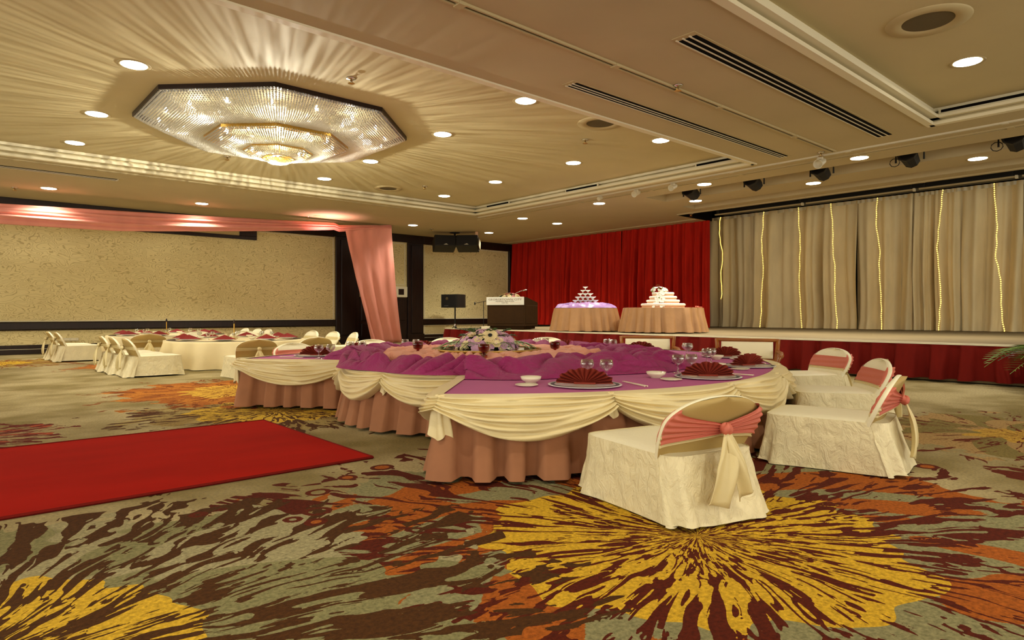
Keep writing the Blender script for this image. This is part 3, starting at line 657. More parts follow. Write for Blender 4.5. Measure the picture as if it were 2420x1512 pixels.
# ------------------------------------------------------------------ covered chair
def back_pt(u, v, d):          # u across -1..1, v up 0..1, d outward offset (+ = rear)
    z = .36 + .36 * v
    w = .335 + .035 * math.sin(PI * min(v, .8))
    if v > .55: w *= math.sqrt(max(0, 1 - ((v - .55) / .45) ** 2.4))
    a = u * PI / 2
    return (w * math.sin(a) * (1 + d * .9), -.34 - .17 * v - d + .045 * math.sin(a) ** 2, z)
def make_chair(kind):
    """kind: 'peach' (peach band, cream tails) or 'cream'"""
    o = empty('covered_chair', (0, 0, 0))
    def skirt(u, v):     # closed loop round the seat, v down
        a = 2 * PI * u; c, s_ = math.cos(a), math.sin(a)
        sup = lambda q: math.copysign(abs(q) ** .28, q)
        hx, hy = .345, .44
        fl = v ** 1.2
        x = sup(c) * (hx + .035 * fl); y = sup(s_) * (hy + (.05 if s_ > 0 else .12) * fl)
        fold = .02 * fl * math.sin(a * 9 + 1.3) + .02 * fl * nz(c * 2, s_ * 2, v) + .006 * nz(c * 9, s_ * 9, v * 6)
        L = math.hypot(x, y); x += x / L * fold; y += y / L * fold
        z = .385 * (1 - v) + .006 + (.012 * math.sin(a * 3 + 2) + .012) * (v > .98)
        return (x, y, z)
    MB().grid(lambda u, v: skirt(u, v), 110, 16, cu=True).build('skirt_cover', 'ivory', o, smooth=True)
    def seat(u, v):
        x, y, z = skirt(u, 0); r = v
        return (x * r, y * r, .385 + .02 * (1 - r ** 6) + .004 * nz(x * r * 7, y * r * 7))
    MB().grid(seat, 60, 10, cu=True).build('seat_cover', 'seatcloth', o, smooth=True)
    MB().grid(lambda u, v: back_pt(-1 + 2 * u, v * 1.0, -.012 - .045 * math.cos((2 * u - 1) * PI / 2) ** .8 * (1 - v ** 8)), 33, 30).build('back_front_cover', 'seatcloth', o, smooth=True)
    mb = MB()
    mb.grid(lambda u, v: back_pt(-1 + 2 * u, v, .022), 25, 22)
    mb.build('back_rear_cover', 'ivory_shaded', o, smooth=True)
    # rim joining both faces
    def rim(u, v):
        # path up the left side, over the arch and down the right
        t = u
        if t < .5: q = t * 2; uu = -1
        else: q = 2 - t * 2; uu = 1
        vv = 1 - (1 - q) ** 1.8
        p0 = Vector(back_pt(uu, vv, -.012)); p1 = Vector(back_pt(uu, vv, .022)); m_ = (p0 + p1) / 2
        g = PI * v
        p = p0.lerp(p1, (1 - math.cos(g)) / 2)
        b = math.sin(g) * .006
        return (p.x + uu * b * (1 if vv < .8 else .4), p.y, p.z + b * vv)
    MB().grid(rim, 64, 7).build('back_rim', 'seatcloth', o, smooth=True)
    # lower rear panel from the back down to the floor
    def rear(u, v):
        x = (-1 + 2 * u); p = back_pt(x * .98, 0, .026)
        fl = v ** 1.1
        return (p[0] * (1 + .14 * fl), p[1] - .12 * fl - .03 * fl * math.sin(u * 17) + .012 * nz(u * 9, v * 4), .37 * (1 - v) + .012)
    MB().grid(rear, 48, 10).build('rear_cover', 'ivory', o, smooth=True)
    # sash
    def band(lo, hi, klo, khi, knotv, m, nm, th, pleats, flo, fhi):
        def f(u, v):
            # u: 0..1 travels rear knot -> left edge -> front -> right edge -> rear knot
            if u < .32: side, t = 'rl', u / .32
            elif u > .68: side, t = 'rr', (1 - u) / .32
            else: side, t = 'f', (u - .32) / .36
            if side == 'f':
                x = -1 + 2 * t; q = min(1, (1 - abs(x)) / .18); lo_ = lo + (flo - lo) * q; hi_ = hi + (fhi - hi) * q
                vv = lo_ + (hi_ - lo_) * v
                p = back_pt(x, vv, (-.020 if m == 'peachsash' else -.016) - .045 * max(0, math.cos(x * PI / 2)) ** .8 - .003 * math.sin(v * 14 + x * 2))
                return p
            e = t ** .8
            l_, h_ = klo + (lo - klo) * e, khi + (hi - khi) * e
            vv = l_ + (h_ - l_) * v
            x = (-1 if side == 'rl' else 1) * t
            d = .036 + th + .010 * (1 - .45 * t) * math.sin(v * PI * 2 * pleats + t * 1.2) + .02 * (1 - t) ** 2
            return back_pt(x, vv, d)
        MB().grid(f, 90, 30).build(nm, m, o, smooth=True)
    if kind == 'peach':
        band(.20, .44, .36, .47, .45, 'creamsash', 'lower_sash', 0, 3, .24, .34)
        band(.26, .84, .40, .56, .5, 'peachsash', 'sash', .006, 5, .32, .72)
        kv, km = .49, 'peachsash'
    else:
        band(.42, .62, .46, .56, .5, 'creamsash', 'sash', .004, 4, .42, .62)
        kv, km = .51, 'creamsash'
    kx, ky, kz = back_pt(0, kv, .085)
    def knot(u, v):
        a = 2 * PI * u; b = PI * v
        r = 1 + .18 * math.sin(a * 3 + 4 * v)
        return (kx + .040 * r * math.sin(b) * math.cos(a), ky - .005 + .032 * r * math.sin(b) * math.sin(a), kz + .034 * math.cos(b) * r)
    MB().grid(knot, 18, 10, cu=True).build('knot', km, o, smooth=True)
    for k, (dx, w0, w1, ln, tw) in enumerate(((-.085, .02, .085, .40, .3), (.06, .02, .06, .37, -.5))):
        def tail(u, v):
            w = w0 + (w1 - w0) * min(1, v * 2.2)
            x = kx + dx * (v * 1.5) + (u - .5) * 2 * w
            y = ky - .01 - .05 * v - .015 * math.sin(u * PI * 2.2 + tw * 8 * v) * min(1, v * 3) - .03 * math.sin(v * 3)
            z = kz - .01 - ln * v + (.03 * (u - .5) * (1 if k else -1) if v > .95 else 0) * 1.5
            return (x, y, z)
        MB().grid(tail, 12, 16).build('sash_tail', 'creamsash', o, smooth=True, thick=.004)
    return o
protoP = make_chair('peach'); protoC = make_chair('cream')
TC = (4.95, 6.07)
def facing(d, tx, ty): return math.atan2(ty, tx) - PI / 2
used = {}
def place_chair(kind, bx_, by_, fx, fy, label, group, off=.42):
    L = math.hypot(fx, fy); fx /= L; fy /= L
    loc = (bx_ + fx * off, by_ + fy * off, 0); rz = math.atan2(fy, fx) - PI / 2
    pr = protoP if kind == 'peach' else protoC
    if kind not in used:
        used[kind] = 1; pr.location = loc; pr.rotation_euler = (0, 0, rz); return tag(pr, label, 'chair', group)
    return copy_tree(pr, loc, rz, label, group)
HG = 'sashed chairs round the head table'
place_chair('peach', 3.38, 2.05, .22, .975, 'nearest ivory covered chair, seen from behind with peach sash knot and cream tails', HG)
place_chair('peach', 5.48, 1.80, -.22, .975, 'ivory covered chair with peach sash, second nearest, seen from its side', HG)
place_chair('peach', 7.35, 2.55, -.62, .78, 'ivory covered chair with a peach band, just behind the second nearest', HG)
place_chair('peach', 9.10, 3.72, -.86, .5, 'ivory covered chair with peach band standing alone before the stage skirt, right', HG)
place_chair('peach', 8.95, 9.15, -.8, -.6, 'peach-banded chair across the table, right of the flower centrepiece', HG)
place_chair('peach', 7.39, 10.28, -.5, -.86, 'peach-banded chair across the table, left of the flower centrepiece', HG)
place_chair('peach', 5.80, 10.45, -.22, -.97, 'peach-banded chair across the table, in front of the pink drape foot', HG)
place_chair('peach', 4.20, 10.05, .18, -.98, 'peach-banded chair behind the purple left wing of the head table', HG)
BG = 'cream sashed chairs round the far tables'
for x, y, fx, fy, lab in ((2.60, 13.95, 1, .03, 'nearest side-on ivory chair at the left of the front round table'), (2.52, 14.8, 1, -.02, 'side-on ivory chair behind the nearest one, left of the front round table'), (2.48, 15.65, 1, -.05, 'side-on ivory chair third back, left of the front round table'),
        (4.31, 12.0, -.02, 1, 'cream-sashed chair seen from behind before the front round table'), (5.60, 12.35, -.15, 1, 'cream-sashed chair partly hidden, before the right of the front round table'),
        (7.55, 16.9, -1, -.05, 'white chair back third from the pink drape, right of the front round table'), (7.62, 15.75, -1, 0, 'white chair back second from the pink drape, right of the front round table'), (7.68, 14.75, -.95, .2, 'white chair back nearest the pink drape'),
        (5.0, 18.15, 0, -1, 'white chair beyond the front round table, left one'), (6.1, 17.95, -.2, -1, 'white chair beyond the front round table, right one'),
        (2.12, 19.5, 1, 0, 'nearer side-on chair at the left of the back round table'), (2.05, 20.45, 1, 0, 'farther side-on chair at the left of the back round table'),
        (3.55, 16.85, .03, 1, 'cream-sashed chair seen from behind between the two round tables'),
        (7.25, 21.3, -1, 0, 'white chair back at the right of the back round table, farthest'), (7.3, 20.35, -1, 0, 'white chair back at the right of the back round table, middle'), (7.3, 19.45, -1, .05, 'white chair back at the right of the back round table, nearest')):
    place_chair('cream', x, y, fx, fy, lab, BG)

# ------------------------------------------------------------------ wooden armchairs
def armchair(loc, rz, label):
    o = empty('wooden_armchair', loc, rz, label, 'armchair', 'wooden armchairs at the head table')
    lean = lambda z: -.36 - .22 * max(0, z - .38)
    W_ = .42
    for s in (-1, 1):
        MB().tube([(s * W_ * .95, -.30, 0), (s * W_, -.33, .2), (s * W_, -.36, .38), (s * W_ * 1.06, lean(.6), .6), (s * W_ * 1.1, lean(.79), .79)], .035, 8).build('rear_leg', 'arm_wood', o, smooth=True)
        MB().lathe([(.02, 0), (.03, .1), (.035, .3), (.03, .36)], 10, s * W_ * .96, .34).build('front_leg', 'arm_wood', o, smooth=True)
        ar = MB().tube([(s * W_ * 1.06, lean(.6), .60), (s * W_ * 1.22, -.15, .585), (s * W_ * 1.24, .08, .56), (s * W_ * 1.18, .2, .54)], .03, 8).build('armrest', 'arm_wood', o, smooth=True)
        MB().tube([(s * W_ * 1.18, .2, .54), (s * W_ * 1.1, .24, .46), (s * W_, .2, .38)], .026, 8).build('arm_support', 'arm_wood', o, smooth=True)
    def rail(z, h): return MB().bbox(-W_ * 1.08, lean(z) - .03, z - h, W_ * 1.08, lean(z) + .03, z + h, .012)
    rail(.775, .022).build('top_rail', 'arm_wood', o); rail(.46, .018).build('lower_rail', 'arm_wood', o)
    def pad(u, v):
        x = -W_ * .92 + 2 * W_ * .92 * u; z = .49 + .255 * v
        return (x, lean(z) + .03 + .035 * (math.sin(PI * u) * math.sin(PI * v)) ** .4, z)
    MB().grid(pad, 16, 10).build('back_cushion', 'cushion', o, smooth=True, thick=.012)
    MB().bbox(-W_ * .98, -.34, .30, W_ * .98, .40, .36, .015).build('seat_frame', 'arm_wood', o)
    def st_(u, v): return (-W_ * .92 + 2 * W_ * .92 * u, -.31 + .68 * v, .362 + .05 * (math.sin(PI * u) * math.sin(PI * v)) ** .35)
    MB().grid(st_, 14, 14).build('seat_cushion', 'cushion', o, smooth=True)
    return o
def fac(x, y, tx=TC[0], ty=TC[1]): return math.atan2(ty - y, tx - x) - PI / 2
armchair((9.05, 6.75, 0), math.atan2(-.62, -.78) - PI / 2, 'wooden armchair with cream back across the table, below the cake table')
armchair((9.2, 5.05, 0), math.atan2(-.42, -.9) - PI / 2, 'wooden armchair with cream back and curved arm, right of the other one')

# ------------------------------------------------------------------ head table
TZ = .61
def Rout(a): return 3.2 + .6 * max(0, math.cos(a - .26)) ** 2
A1, A2 = math.radians(-135.4), math.radians(131)
ht = empty('head_table', (TC[0], TC[1], 0), 0, 'broad ring of purple-topped banquet tables with cream swags and brown pleated skirt', 'table')
ct = empty('centre_table', (TC[0], TC[1], 0), 0, 'round table filling the middle of the head-table ring, its swagged front facing the red carpet', 'table')
def ringtop(u, v, r0=1.66):
    a = A1 + (A2 - A1) * u; r = r0 + (Rout(a) - .01 - r0) * v
    return (r * math.cos(a), r * math.sin(a), TZ)
n = 120
mb = MB()
mb.grid(lambda u, v: ringtop(u, v), n, 6)
o_ = len(mb.v); mb.grid(lambda u, v: (*ringtop(u, v)[:2], TZ - .03), n, 6)
mb.grid(lambda u, v: (*ringtop(u, 1)[:2], TZ - .03 * v), n, 2); mb.grid(lambda u, v: (*ringtop(0, u)[:2], TZ - .03 * v), 4, 2); mb.grid(lambda u, v: (*ringtop(1, u)[:2], TZ - .03 * v), 4, 2)
mb.build('tabletop', 'purple', ht)
MB().lathe([(1.62, TZ - .04), (1.64, TZ - .035), (1.64, TZ - .003), (1.62, TZ)], 90).build('tabletop', 'purple', ct)
# outline of the ring: end A (inner->outer), outer arc, end B (outer->inner)
def outline(step=.017):
    pts = []
    for k in range(60): r = 1.72 + (Rout(A1) - 1.72) * k / 60; pts.append((r * math.cos(A1), r * math.sin(A1)))
    N_ = 560
    for k in range(N_ + 1): a = A1 + (A2 - A1) * k / N_; r = Rout(a); pts.append((r * math.cos(a), r * math.sin(a)))
    for k in range(1, 61): r = Rout(A2) + (1.72 - Rout(A2)) * k / 60; pts.append((r * math.cos(A2), r * math.sin(A2)))
    # resample + round corners
    for _ in range(4): pts = [pts[0]] + [((pts[i - 1][0] + pts[i][0] * 2 + pts[i + 1][0]) / 4, (pts[i - 1][1] + pts[i][1] * 2 + pts[i + 1][1]) / 4) for i in range(1, len(pts) - 1)] + [pts[-1]]
    out = []; s = 0; acc = 0
    for i in range(len(pts)):
        if i: acc += math.dist(pts[i], pts[i - 1])
        if i == 0 or acc >= step * len(out): out.append((pts[i], acc))
    res = []
    for i, (p, s) in enumerate(out):
        q0, q1 = out[max(0, i - 2)][0], out[min(len(out) - 1, i + 2)][0]
        tx, ty = q1[0] - q0[0], q1[1] - q0[1]; L = math.hypot(tx, ty)
        res.append((p[0], p[1], ty / L, -tx / L, s))
    return res
OL = outline(); total = OL[-1][4]
# skirt in lengths
seg = 0; i = 0
while i < len(OL) - 1:
    j = min(len(OL) - 1, i + 140)
    if len(OL) - 1 - j < 30: j = len(OL) - 1
    pleated(OL[i:j + 1], .025, TZ - .03, .29, .15, 'skirt_panel', 'brown', ht, seed=2.2, nv=8, flare=.05, box=4.5); i = j
CP = []
for k in range(151):
    a = math.radians(131) + math.radians(94) * k / 150; CP.append((1.63 * math.cos(a), 1.63 * math.sin(a), math.cos(a), math.sin(a), k * .0178))
pleated(CP, .025, TZ - .04, .28, .15, 'skirt_panel', 'brown', ct, seed=5.2, nv=8, flare=.05, box=4.5)
def swag(path, d0, d1, parent, seed, ztop=TZ, bul=1.0, name='swag'):
    n = len(path); nv = 30; vs = []; fs = []; L = path[-1][4] - path[0][4]
    for i, (x, y, nx, ny, s) in enumerate(path):
        t = i / (n - 1); sp = math.sin(PI * t)
        d = d0 + (d1 - d0) * sp ** .8
        for j in range(nv):
            v = j / (nv - 1)
            vv = v ** (1 + .25 * sp)
            rip = abs(math.sin(v * PI * (6) + .9 * nz(t * 2 + seed, seed) + .7 * math.sin(t * 3 + seed))) ** .7
            fold = .060 * (rip - .4) * (.35 + .65 * sp) + .020 * math.sin(v * 31 + 6 * nz(t * 1.5, seed)) * (1 - .45 * sp)
            off = .030 + (.055 * math.sin(PI * min(1, v * 1.05)) * sp ** .6 + fold + .02 * nz(t * 4, v * 6, seed)) * bul + .03 + .085 * v
            if j == 0: off = -.02
            if j == nv - 1: off = .07
            vs.append((x + nx * off, y + ny * off, ztop + .008 - d * vv - (.002 if j else 0)))
    for i in range(n - 1):
        for j in range(nv - 1): fs.append((i * nv + j, i * nv + j + 1, (i + 1) * nv + j + 1, (i + 1) * nv + j))
    return MB().add(vs, fs).build(name, 'swag', parent, smooth=True)
def ruffle(x, y, nx, ny, parent, seed, h=.30, w=.07):
    tx, ty = -ny, nx
    def f(u, v):
        a = 2 * PI * u; k = .35 + .65 * v ** .7
        rr = 1 + .28 * math.sin(a * 5 + seed + v * 2)
        ox, on = w * k * rr * math.cos(a), .055 + .05 * k * rr * math.sin(a)
        return (x + tx * ox + nx * on, y + ty * ox + ny * on, TZ + .01 - h * v + .02 * math.sin(a * 3) * (v > .9))
    MB().grid(f, 36, 12, cu=True).build('gathered_ruffle', 'swag', parent, smooth=True)
cut = [0.0]
endA = 1.48
cut.append(endA)
arc = total - 2 * endA; NS = 13
# first swag pitch matches the photo: attach points at -118.6, -99.4, -73 degrees
for k in range(1, NS): cut.append(endA + arc * k / NS)
cut += [total - endA, total]
idxs = [min(range(len(OL)), key=lambda i: abs(OL[i][4] - c)) for c in cut]
for k in range(len(idxs) - 1):
    a, b_ = idxs[k], idxs[k + 1]
    swag(OL[a:b_ + 1], .09, .325, ht, 3.7 * k + 1)
for k, i in enumerate(idxs[1:-1]):
    x, y, nx, ny, s = OL[i]; corner = k in (0, len(idxs) - 3)
    ruffle(x, y, nx, ny, ht, k, h=.30 if corner else .17, w=.085 if corner else .05)
for k in range(3):
    a, b_ = (0, 50, 100)[k], (50, 100, 150)[k]; swag(CP[a:b_ + 1], .11, .33, ct, 40 + k * 2.1)
for i in (0, 50, 100, 150):
    x, y, nx, ny, s = CP[i]; ruffle(x, y, nx, ny, ct, i, h=.22, w=.05)

# ------------------------------------------------------------------ gathered cloth rings
def crumple(x, y, sc, seed, dep=3):
    wx, wy = x * sc + 1.1 * nz(x * sc * .8, y * sc * .8, seed), y * sc + 1.1 * nz(x * sc * .8, y * sc * .8, seed + 5)
    h = 0; amp = 1; f = 1
    for k in range(dep):
        h += amp * max(0, 1 - 2.6 * abs(nz(wx * f, wy * f, seed + k * 3.7))) ** 1.1; amp *= .38; f *= 2.1
    return h / 1.6
def drape_ring(r0, r1, zin, zout, hgt, nm, m, label, seed, sc, wob, closed_center=False, crest=.45):
    o = empty(nm, (TC[0], TC[1], TZ), 0, label, 'cloth'); na, nr = 700, 60
    def f(u, v):
        a = 2 * PI * u; c, s = math.cos(a), math.sin(a)
        ra = r0 + wob * nz(c * 2.5, s * 2.5, seed); rb = r1 + wob * 1.3 * nz(c * 2.2, s * 2.2, seed + 4) + .05 * math.sin(a * 9 + seed)
        if nm == 'purple_gathered_cloth':
            aa = (a + 2 * PI - math.radians(131)) % (2 * PI)
            if aa < math.radians(94): rb = min(rb, 1.78 + .05 * math.sin(a * 9))        # over the bare round edge: hangs a little past it
            rb += .30 * max(0, math.cos(a + .1)) + (.12 if -1.2 < a - 2 * PI < -.3 else 0)
        r = ra + (rb - ra) * v
        x, y = r * c, r * s
        env = min(1, v / .12 if not closed_center else 1) * min(1, (1 - v) / .10)
        p1 = 13 * a + 5.5 * nz(x * 1.3, y * 1.3, seed) + 5 * v * math.sin(a * 3 + seed); p2_ = 9.5 * r + 5 * nz(x * 1.6, y * 1.6, seed + 9) + 1.5 * math.sin(a * 7)
        h = (abs(math.sin(p1 / 1.0)) ** .75) * .55 + (abs(math.sin(p2_)) ** .7) * .55 + .25 * crumple(x, y, sc * 1.6, seed) - .25
        base = zin + (zout - zin) * v
        bell = math.sin(PI * (v ** (math.log(.5) / math.log(crest)))) ** .7 if 0 < v < 1 else 0
        if closed_center: bell = env
        z = (base + hgt * (.02 + 1.1 * h)) * bell + .006
        sx, sy = nz(x * 3, y * 3, seed + 20), nz(x * 3, y * 3, seed + 30)
        k_ = .16 * min(1, bell)
        x += sx * k_; y += sy * k_
        # overhang dips below the table edge of the round centre table
        return (x, y, z)
    MB().grid(f, na, nr, cu=True).build('folds', m, o, smooth=True)
    return o
drape_ring(1.22, 2.14, .05, .03, .14, 'purple_gathered_cloth', 'purpledrape', 'crumpled purple satin gathered in a thick ring round the table centre', 2.4, 2.0, .16, crest=.5)
pc = drape_ring(.02, 1.40, .095, .085, .07, 'peach_gathered_cloth', 'peachdrape', 'rumpled peach satin heaped inside the purple ring', 8.1, 2.8, .05, True)

# ------------------------------------------------------------------ turntable, flowers, candles
GZ = TZ + .165
gx, gy = TC[0] - .10, TC[1] - .10
tt = empty('glass_turntable', (gx, gy, TZ + .10), 0, 'round glass lazy susan on the peach cloth under the flowers', 'turntable')
MB().lathe([(.60, .055), (.645, .06), (.645, .07), (.60, .075)], 64).build('glass_disc', 'discglass', tt, smooth=False)
MB().lathe([(.16, 0), (.16, .04), (.10, .055)], 24).build('swivel_base', 'silver', tt, smooth=True)
MB().lathe([(.640, .052), (.652, .056), (.652, .070), (.640, .076), (.640, .052)], 64, cap=False).build('disc_edge', 'brass', tt, smooth=True)
def bloom_mesh(nm, m, n=6, r=.05, cup=.5, cen=None):
    mb = MB()
    for ring_, (k, rr, zz) in enumerate(((n, r, .25), (n - 1, r * .62, .6))):
        for i in range(k):
            a = 2 * PI * (i + .5 * ring_) / k; c, s = math.cos(a), math.sin(a); w = rr * .62
            mb.add([(0, 0, 0), (c * rr * .6 - s * w, s * rr * .6 + c * w, rr * zz * cup), (c * rr, s * rr, rr * zz * 1.5 * cup), (c * rr * .6 + s * w, s * rr * .6 - c * w, rr * zz * cup)], [(0, 3, 2, 1)])
    o = mb.build(nm, m, None); return o
def scatter(proto, parent, pts):
    first = True
    for (p, sc, nrm) in pts:
        if first: c = proto; first = False
        else: c = proto.copy(); COL.objects.link(c)
        c.parent = parent; c.location = p; c.scale = (sc,) * 3
        q = Vector(nrm).to_track_quat('Z', 'Y'); c.rotation_mode = 'QUATERNION'; c.rotation_quaternion = q
def dome(n, rx, ry, h, seed, lo=0.0, hi=1.0):
    rd = random.Random(seed); out = []
    for i in range(n):
        e = lo + (hi - lo) * rd.random(); a = 2 * PI * rd.random()
        ph = e * PI / 2
        out.append(((rx * math.cos(ph) * math.cos(a), ry * math.cos(ph) * math.sin(a), h * math.sin(ph)), rd.uniform(.7, 1.25), (math.cos(a) * math.cos(ph), math.sin(a) * math.cos(ph), math.sin(ph) + .4)))
    return out
fl = empty('flower_centrepiece', (gx, gy, GZ + .012), A0 - PI / 2, 'domed centrepiece of lilac blossoms, one big cream gerbera and palm leaves', 'flowers')
scatter(bloom_mesh('lilac_blossom', 'bloomlilac', 6, .055), fl, dome(170, .36, .36, .21, 1))
scatter(bloom_mesh('pink_blossom', 'bloompink', 6, .045), fl, dome(26, .34, .34, .2, 2))
scatter(bloom_mesh('cream_blossom', 'bloomcream', 6, .05), fl, dome(60, .37, .37, .21, 3))
ge = MB()
for i in range(22):
    a = 2 * PI * i / 22; c, s = math.cos(a), math.sin(a); w = .022
    ge.add([(c * .02 - s * w * .4, s * .02 + c * w * .4, .012), (c * .10 - s * w, s * .10 + c * w, .03), (c * .135, s * .135, .022), (c * .10 + s * w, s * .10 - c * w, .03), (c * .02 + s * w * .4, s * .02 - c * w * .4, .012)], [(0, 4, 3, 2, 1)])
gg = ge.build('gerbera', 'bloomcream', fl); gg.location = (.05, -.27, .15); gg.rotation_euler = (.8, 0, 0); gg.scale = (.72,) * 3
gc = MB().lathe([(.03, .012), (.034, .03), (.001, .034)], 12).build('flower_eye', 'black', gg, smooth=True)
def frond(L, w, n, droop, m_='leaf'):
    mb = MB(); P_ = lambda t: Vector((L * t, 0, .18 * L * math.sin(PI * t * .8) - droop * t * t))
    mb.tube([P_(t / 6) for t in range(7)], .004, 4)
    for i in range(n):
        t = .18 + .8 * i / n; p = P_(t); q = w * math.sin(PI * min(1, t * .95 + .05)) ** .6
        for s in (-1, 1):
            tip = p + Vector((q * .65, s * q, -.25 * q)); sd = Vector((.010, 0, 0))
            mb.add([p - sd, p + (tip - p) * .45 + Vector((-.012, 0, .006)), tip, p + (tip - p) * .45 + Vector((.014, 0, .006)), p + sd], [(0, 1, 2, 3, 4)])
    return mb
for i in range(11):
    a = 2 * PI * i / 11 + .2
    f_ = frond(.5, .14, 9, .13).build('palm_leaf', 'leaf', fl); f_.rotation_euler = (0, 0, a); f_.location = (.12 * math.cos(a), .12 * math.sin(a), .03)
for i in range(14):
    a = 2 * PI * i / 14; f_ = frond(.3, .09, 6, .08).build('fern_sprig', 'leafdark', fl); f_.rotation_euler = (0, -.5 - .3 * (i % 2), a); f_.location = (.08 * math.cos(a), .08 * math.sin(a), .04)
MB().lathe([(.22, 0), (.30, .03), (.26, .09), (.05, .14)], 16).build('moss_base', 'leafdark', fl, smooth=True)
for k, (px, py, lab) in enumerate(((1155, 848, 'red glass candle holder in front of the flowers'), (1283, 832, 'red glass candle holder right of the flowers'), (1058, 846, 'red glass candle holder left of the flowers'))):
    x, y = floorpt(px, py, GZ + .05)
    d = Vector((x - gx, y - gy)); d = Vector(((-.28 * FX - .78 * FY, -.28 * FY + .78 * FX), (-.80 * FX, -.80 * FY), (-.22 * FX + .80 * FY, -.22 * FY - .80 * FX))[(1, 2, 0)[k]])
    o = empty('candle_holder', (gx + d.x, gy + d.y, TZ + .14), 0, lab, 'candle', 'red candle holders round the turntable')
    MB().lathe([(.045, 0), (.02, .012), (.015, .03), (.05, .045), (.062, .09), (.058, .12), (.05, .12), (.05, .05)], 20, cap=False).build('glass_cup', 'redglass', o, smooth=True)
    MB().lathe([(.044, .05), (.044, .095), (.005, .10)], 14).build('candle', 'candle', o, smooth=True)

# ------------------------------------------------------------------ tableware
def make_plate(r=.30):
    o = empty('charger_plate', (0, 0, 0))
    MB().lathe([(r * .55, 0), (r * .62, .004), (r, .012), (r * 1.0, .0165), (r * .93, .0155), (r * .925, .0145)], 48, cap=True).build('rim', 'plate', o, smooth=True)
    MB().lathe([(r * .93, .0162), (r * .80, .0140), (r * .79, .013)], 48, cap=False).build('blue_band', 'plateband', o, smooth=True)
    MB().lathe([(r * .80, .0150), (r * .72, .0140), (r * .71, .012)], 48, cap=False).build('white_line', 'plate', o, smooth=True)
    MB().lathe([(r * .72, .0142), (r * .6, .012), (.001, .014)], 48, cap=False).build('blue_well', 'plateband', o, smooth=True)
    return o
def make_fan():
    o = empty('fan_napkin', (0, 0, 0)); n = 13; vs = []; R_ = .165
    # pleated half disc standing up, leaning back a little
    for i in range(n * 2 + 1):
        t = i / (2 * n); a = PI * (.02 + .96 * t); zig = (.022 if i % 2 else -.022)
        for q in (.05, .5, 1.0):
            rr = R_ * q * (1 + .05 * math.sin(i * 1.7))
            vs.append((-rr * 1.4 * math.cos(a), zig * q * 1.2 - .03 * q * math.sin(a), rr * .78 * math.sin(a) + .002))
    fs = [(i * 3 + j, (i + 1) * 3 + j, (i + 1) * 3 + j + 1, i * 3 + j + 1) for i in range(2 * n) for j in range(2)]
    MB().add(vs, fs).build('pleated_fan', 'napkin', o, thick=.003)
    MB().bbox(-.09, -.03, 0, .09, .05, .014, .005).build('folded_base', 'napkin', o)
    return o
def make_glass(h=.18, r=.06):
    o = empty('wine_glass', (0, 0, 0))
    MB().lathe([(r * .9, 0), (r * .85, .004), (.008, .010), (.006, h * .42), (r * .5, h * .5), (r, h * .68), (r * 1.02, h * .8), (r * .86, h), (r * .82, h), (r * .96, h * .8), (r * .5, h * .53)], 20, cap=False).build('bowl_and_stem', 'glass', o, smooth=True)
    return o
def make_bowl(r=.09):
    o = empty('small_bowl', (0, 0, 0))
    MB().lathe([(r * .5, 0), (r * .55, .01), (r * .9, .03), (r, .055), (r * .95, .055), (r * .8, .03), (.001, .014)], 28, cap=False).build('bowl', 'china', o, smooth=True)
    return o
def make_saucer(r=.095):
    o = empty('saucer', (0, 0, 0))
    MB().lathe([(r * .5, 0), (r, .014), (r * .97, .018), (r * .6, .009), (.001, .008)], 28, cap=False).build('dish', 'china', o, smooth=True)
    return o
def make_sticks():
    o = empty('chopsticks', (0, 0, 0))
    for s in (-.012, .012): MB().tube([(s, -.19, .008), (s * .6, .19, .01)], .006, 6, .003).build('stick', 'china', o)
    return o
first = {}
def put(kind, maker, loc, rz, label, cat, group):
    if kind not in first:
        o = maker(); first[kind] = o; o.location = loc; o.rotation_euler = (0, 0, rz); return tag(o, label, cat, group)
    return copy_tree(first[kind], loc, rz, label, group)
seats = [(-112.5, 2.74, 'before the nearest chair'), (-84, 2.84, 'before the second nearest chair'), (-55, 2.98, 'near the right tip of the table'), (-27, 3.25, 'before the right-hand armchair'),
         (4, 3.3, 'before the left-hand armchair'), (27, 3.25, 'by the stage skirt'), (48, 3.1, 'right behind the flowers'), (72, 2.95, 'left behind the flowers'), (95, 2.8, 'by the chair left of centre'), (115, 2.62, 'at the left wing of the table')]
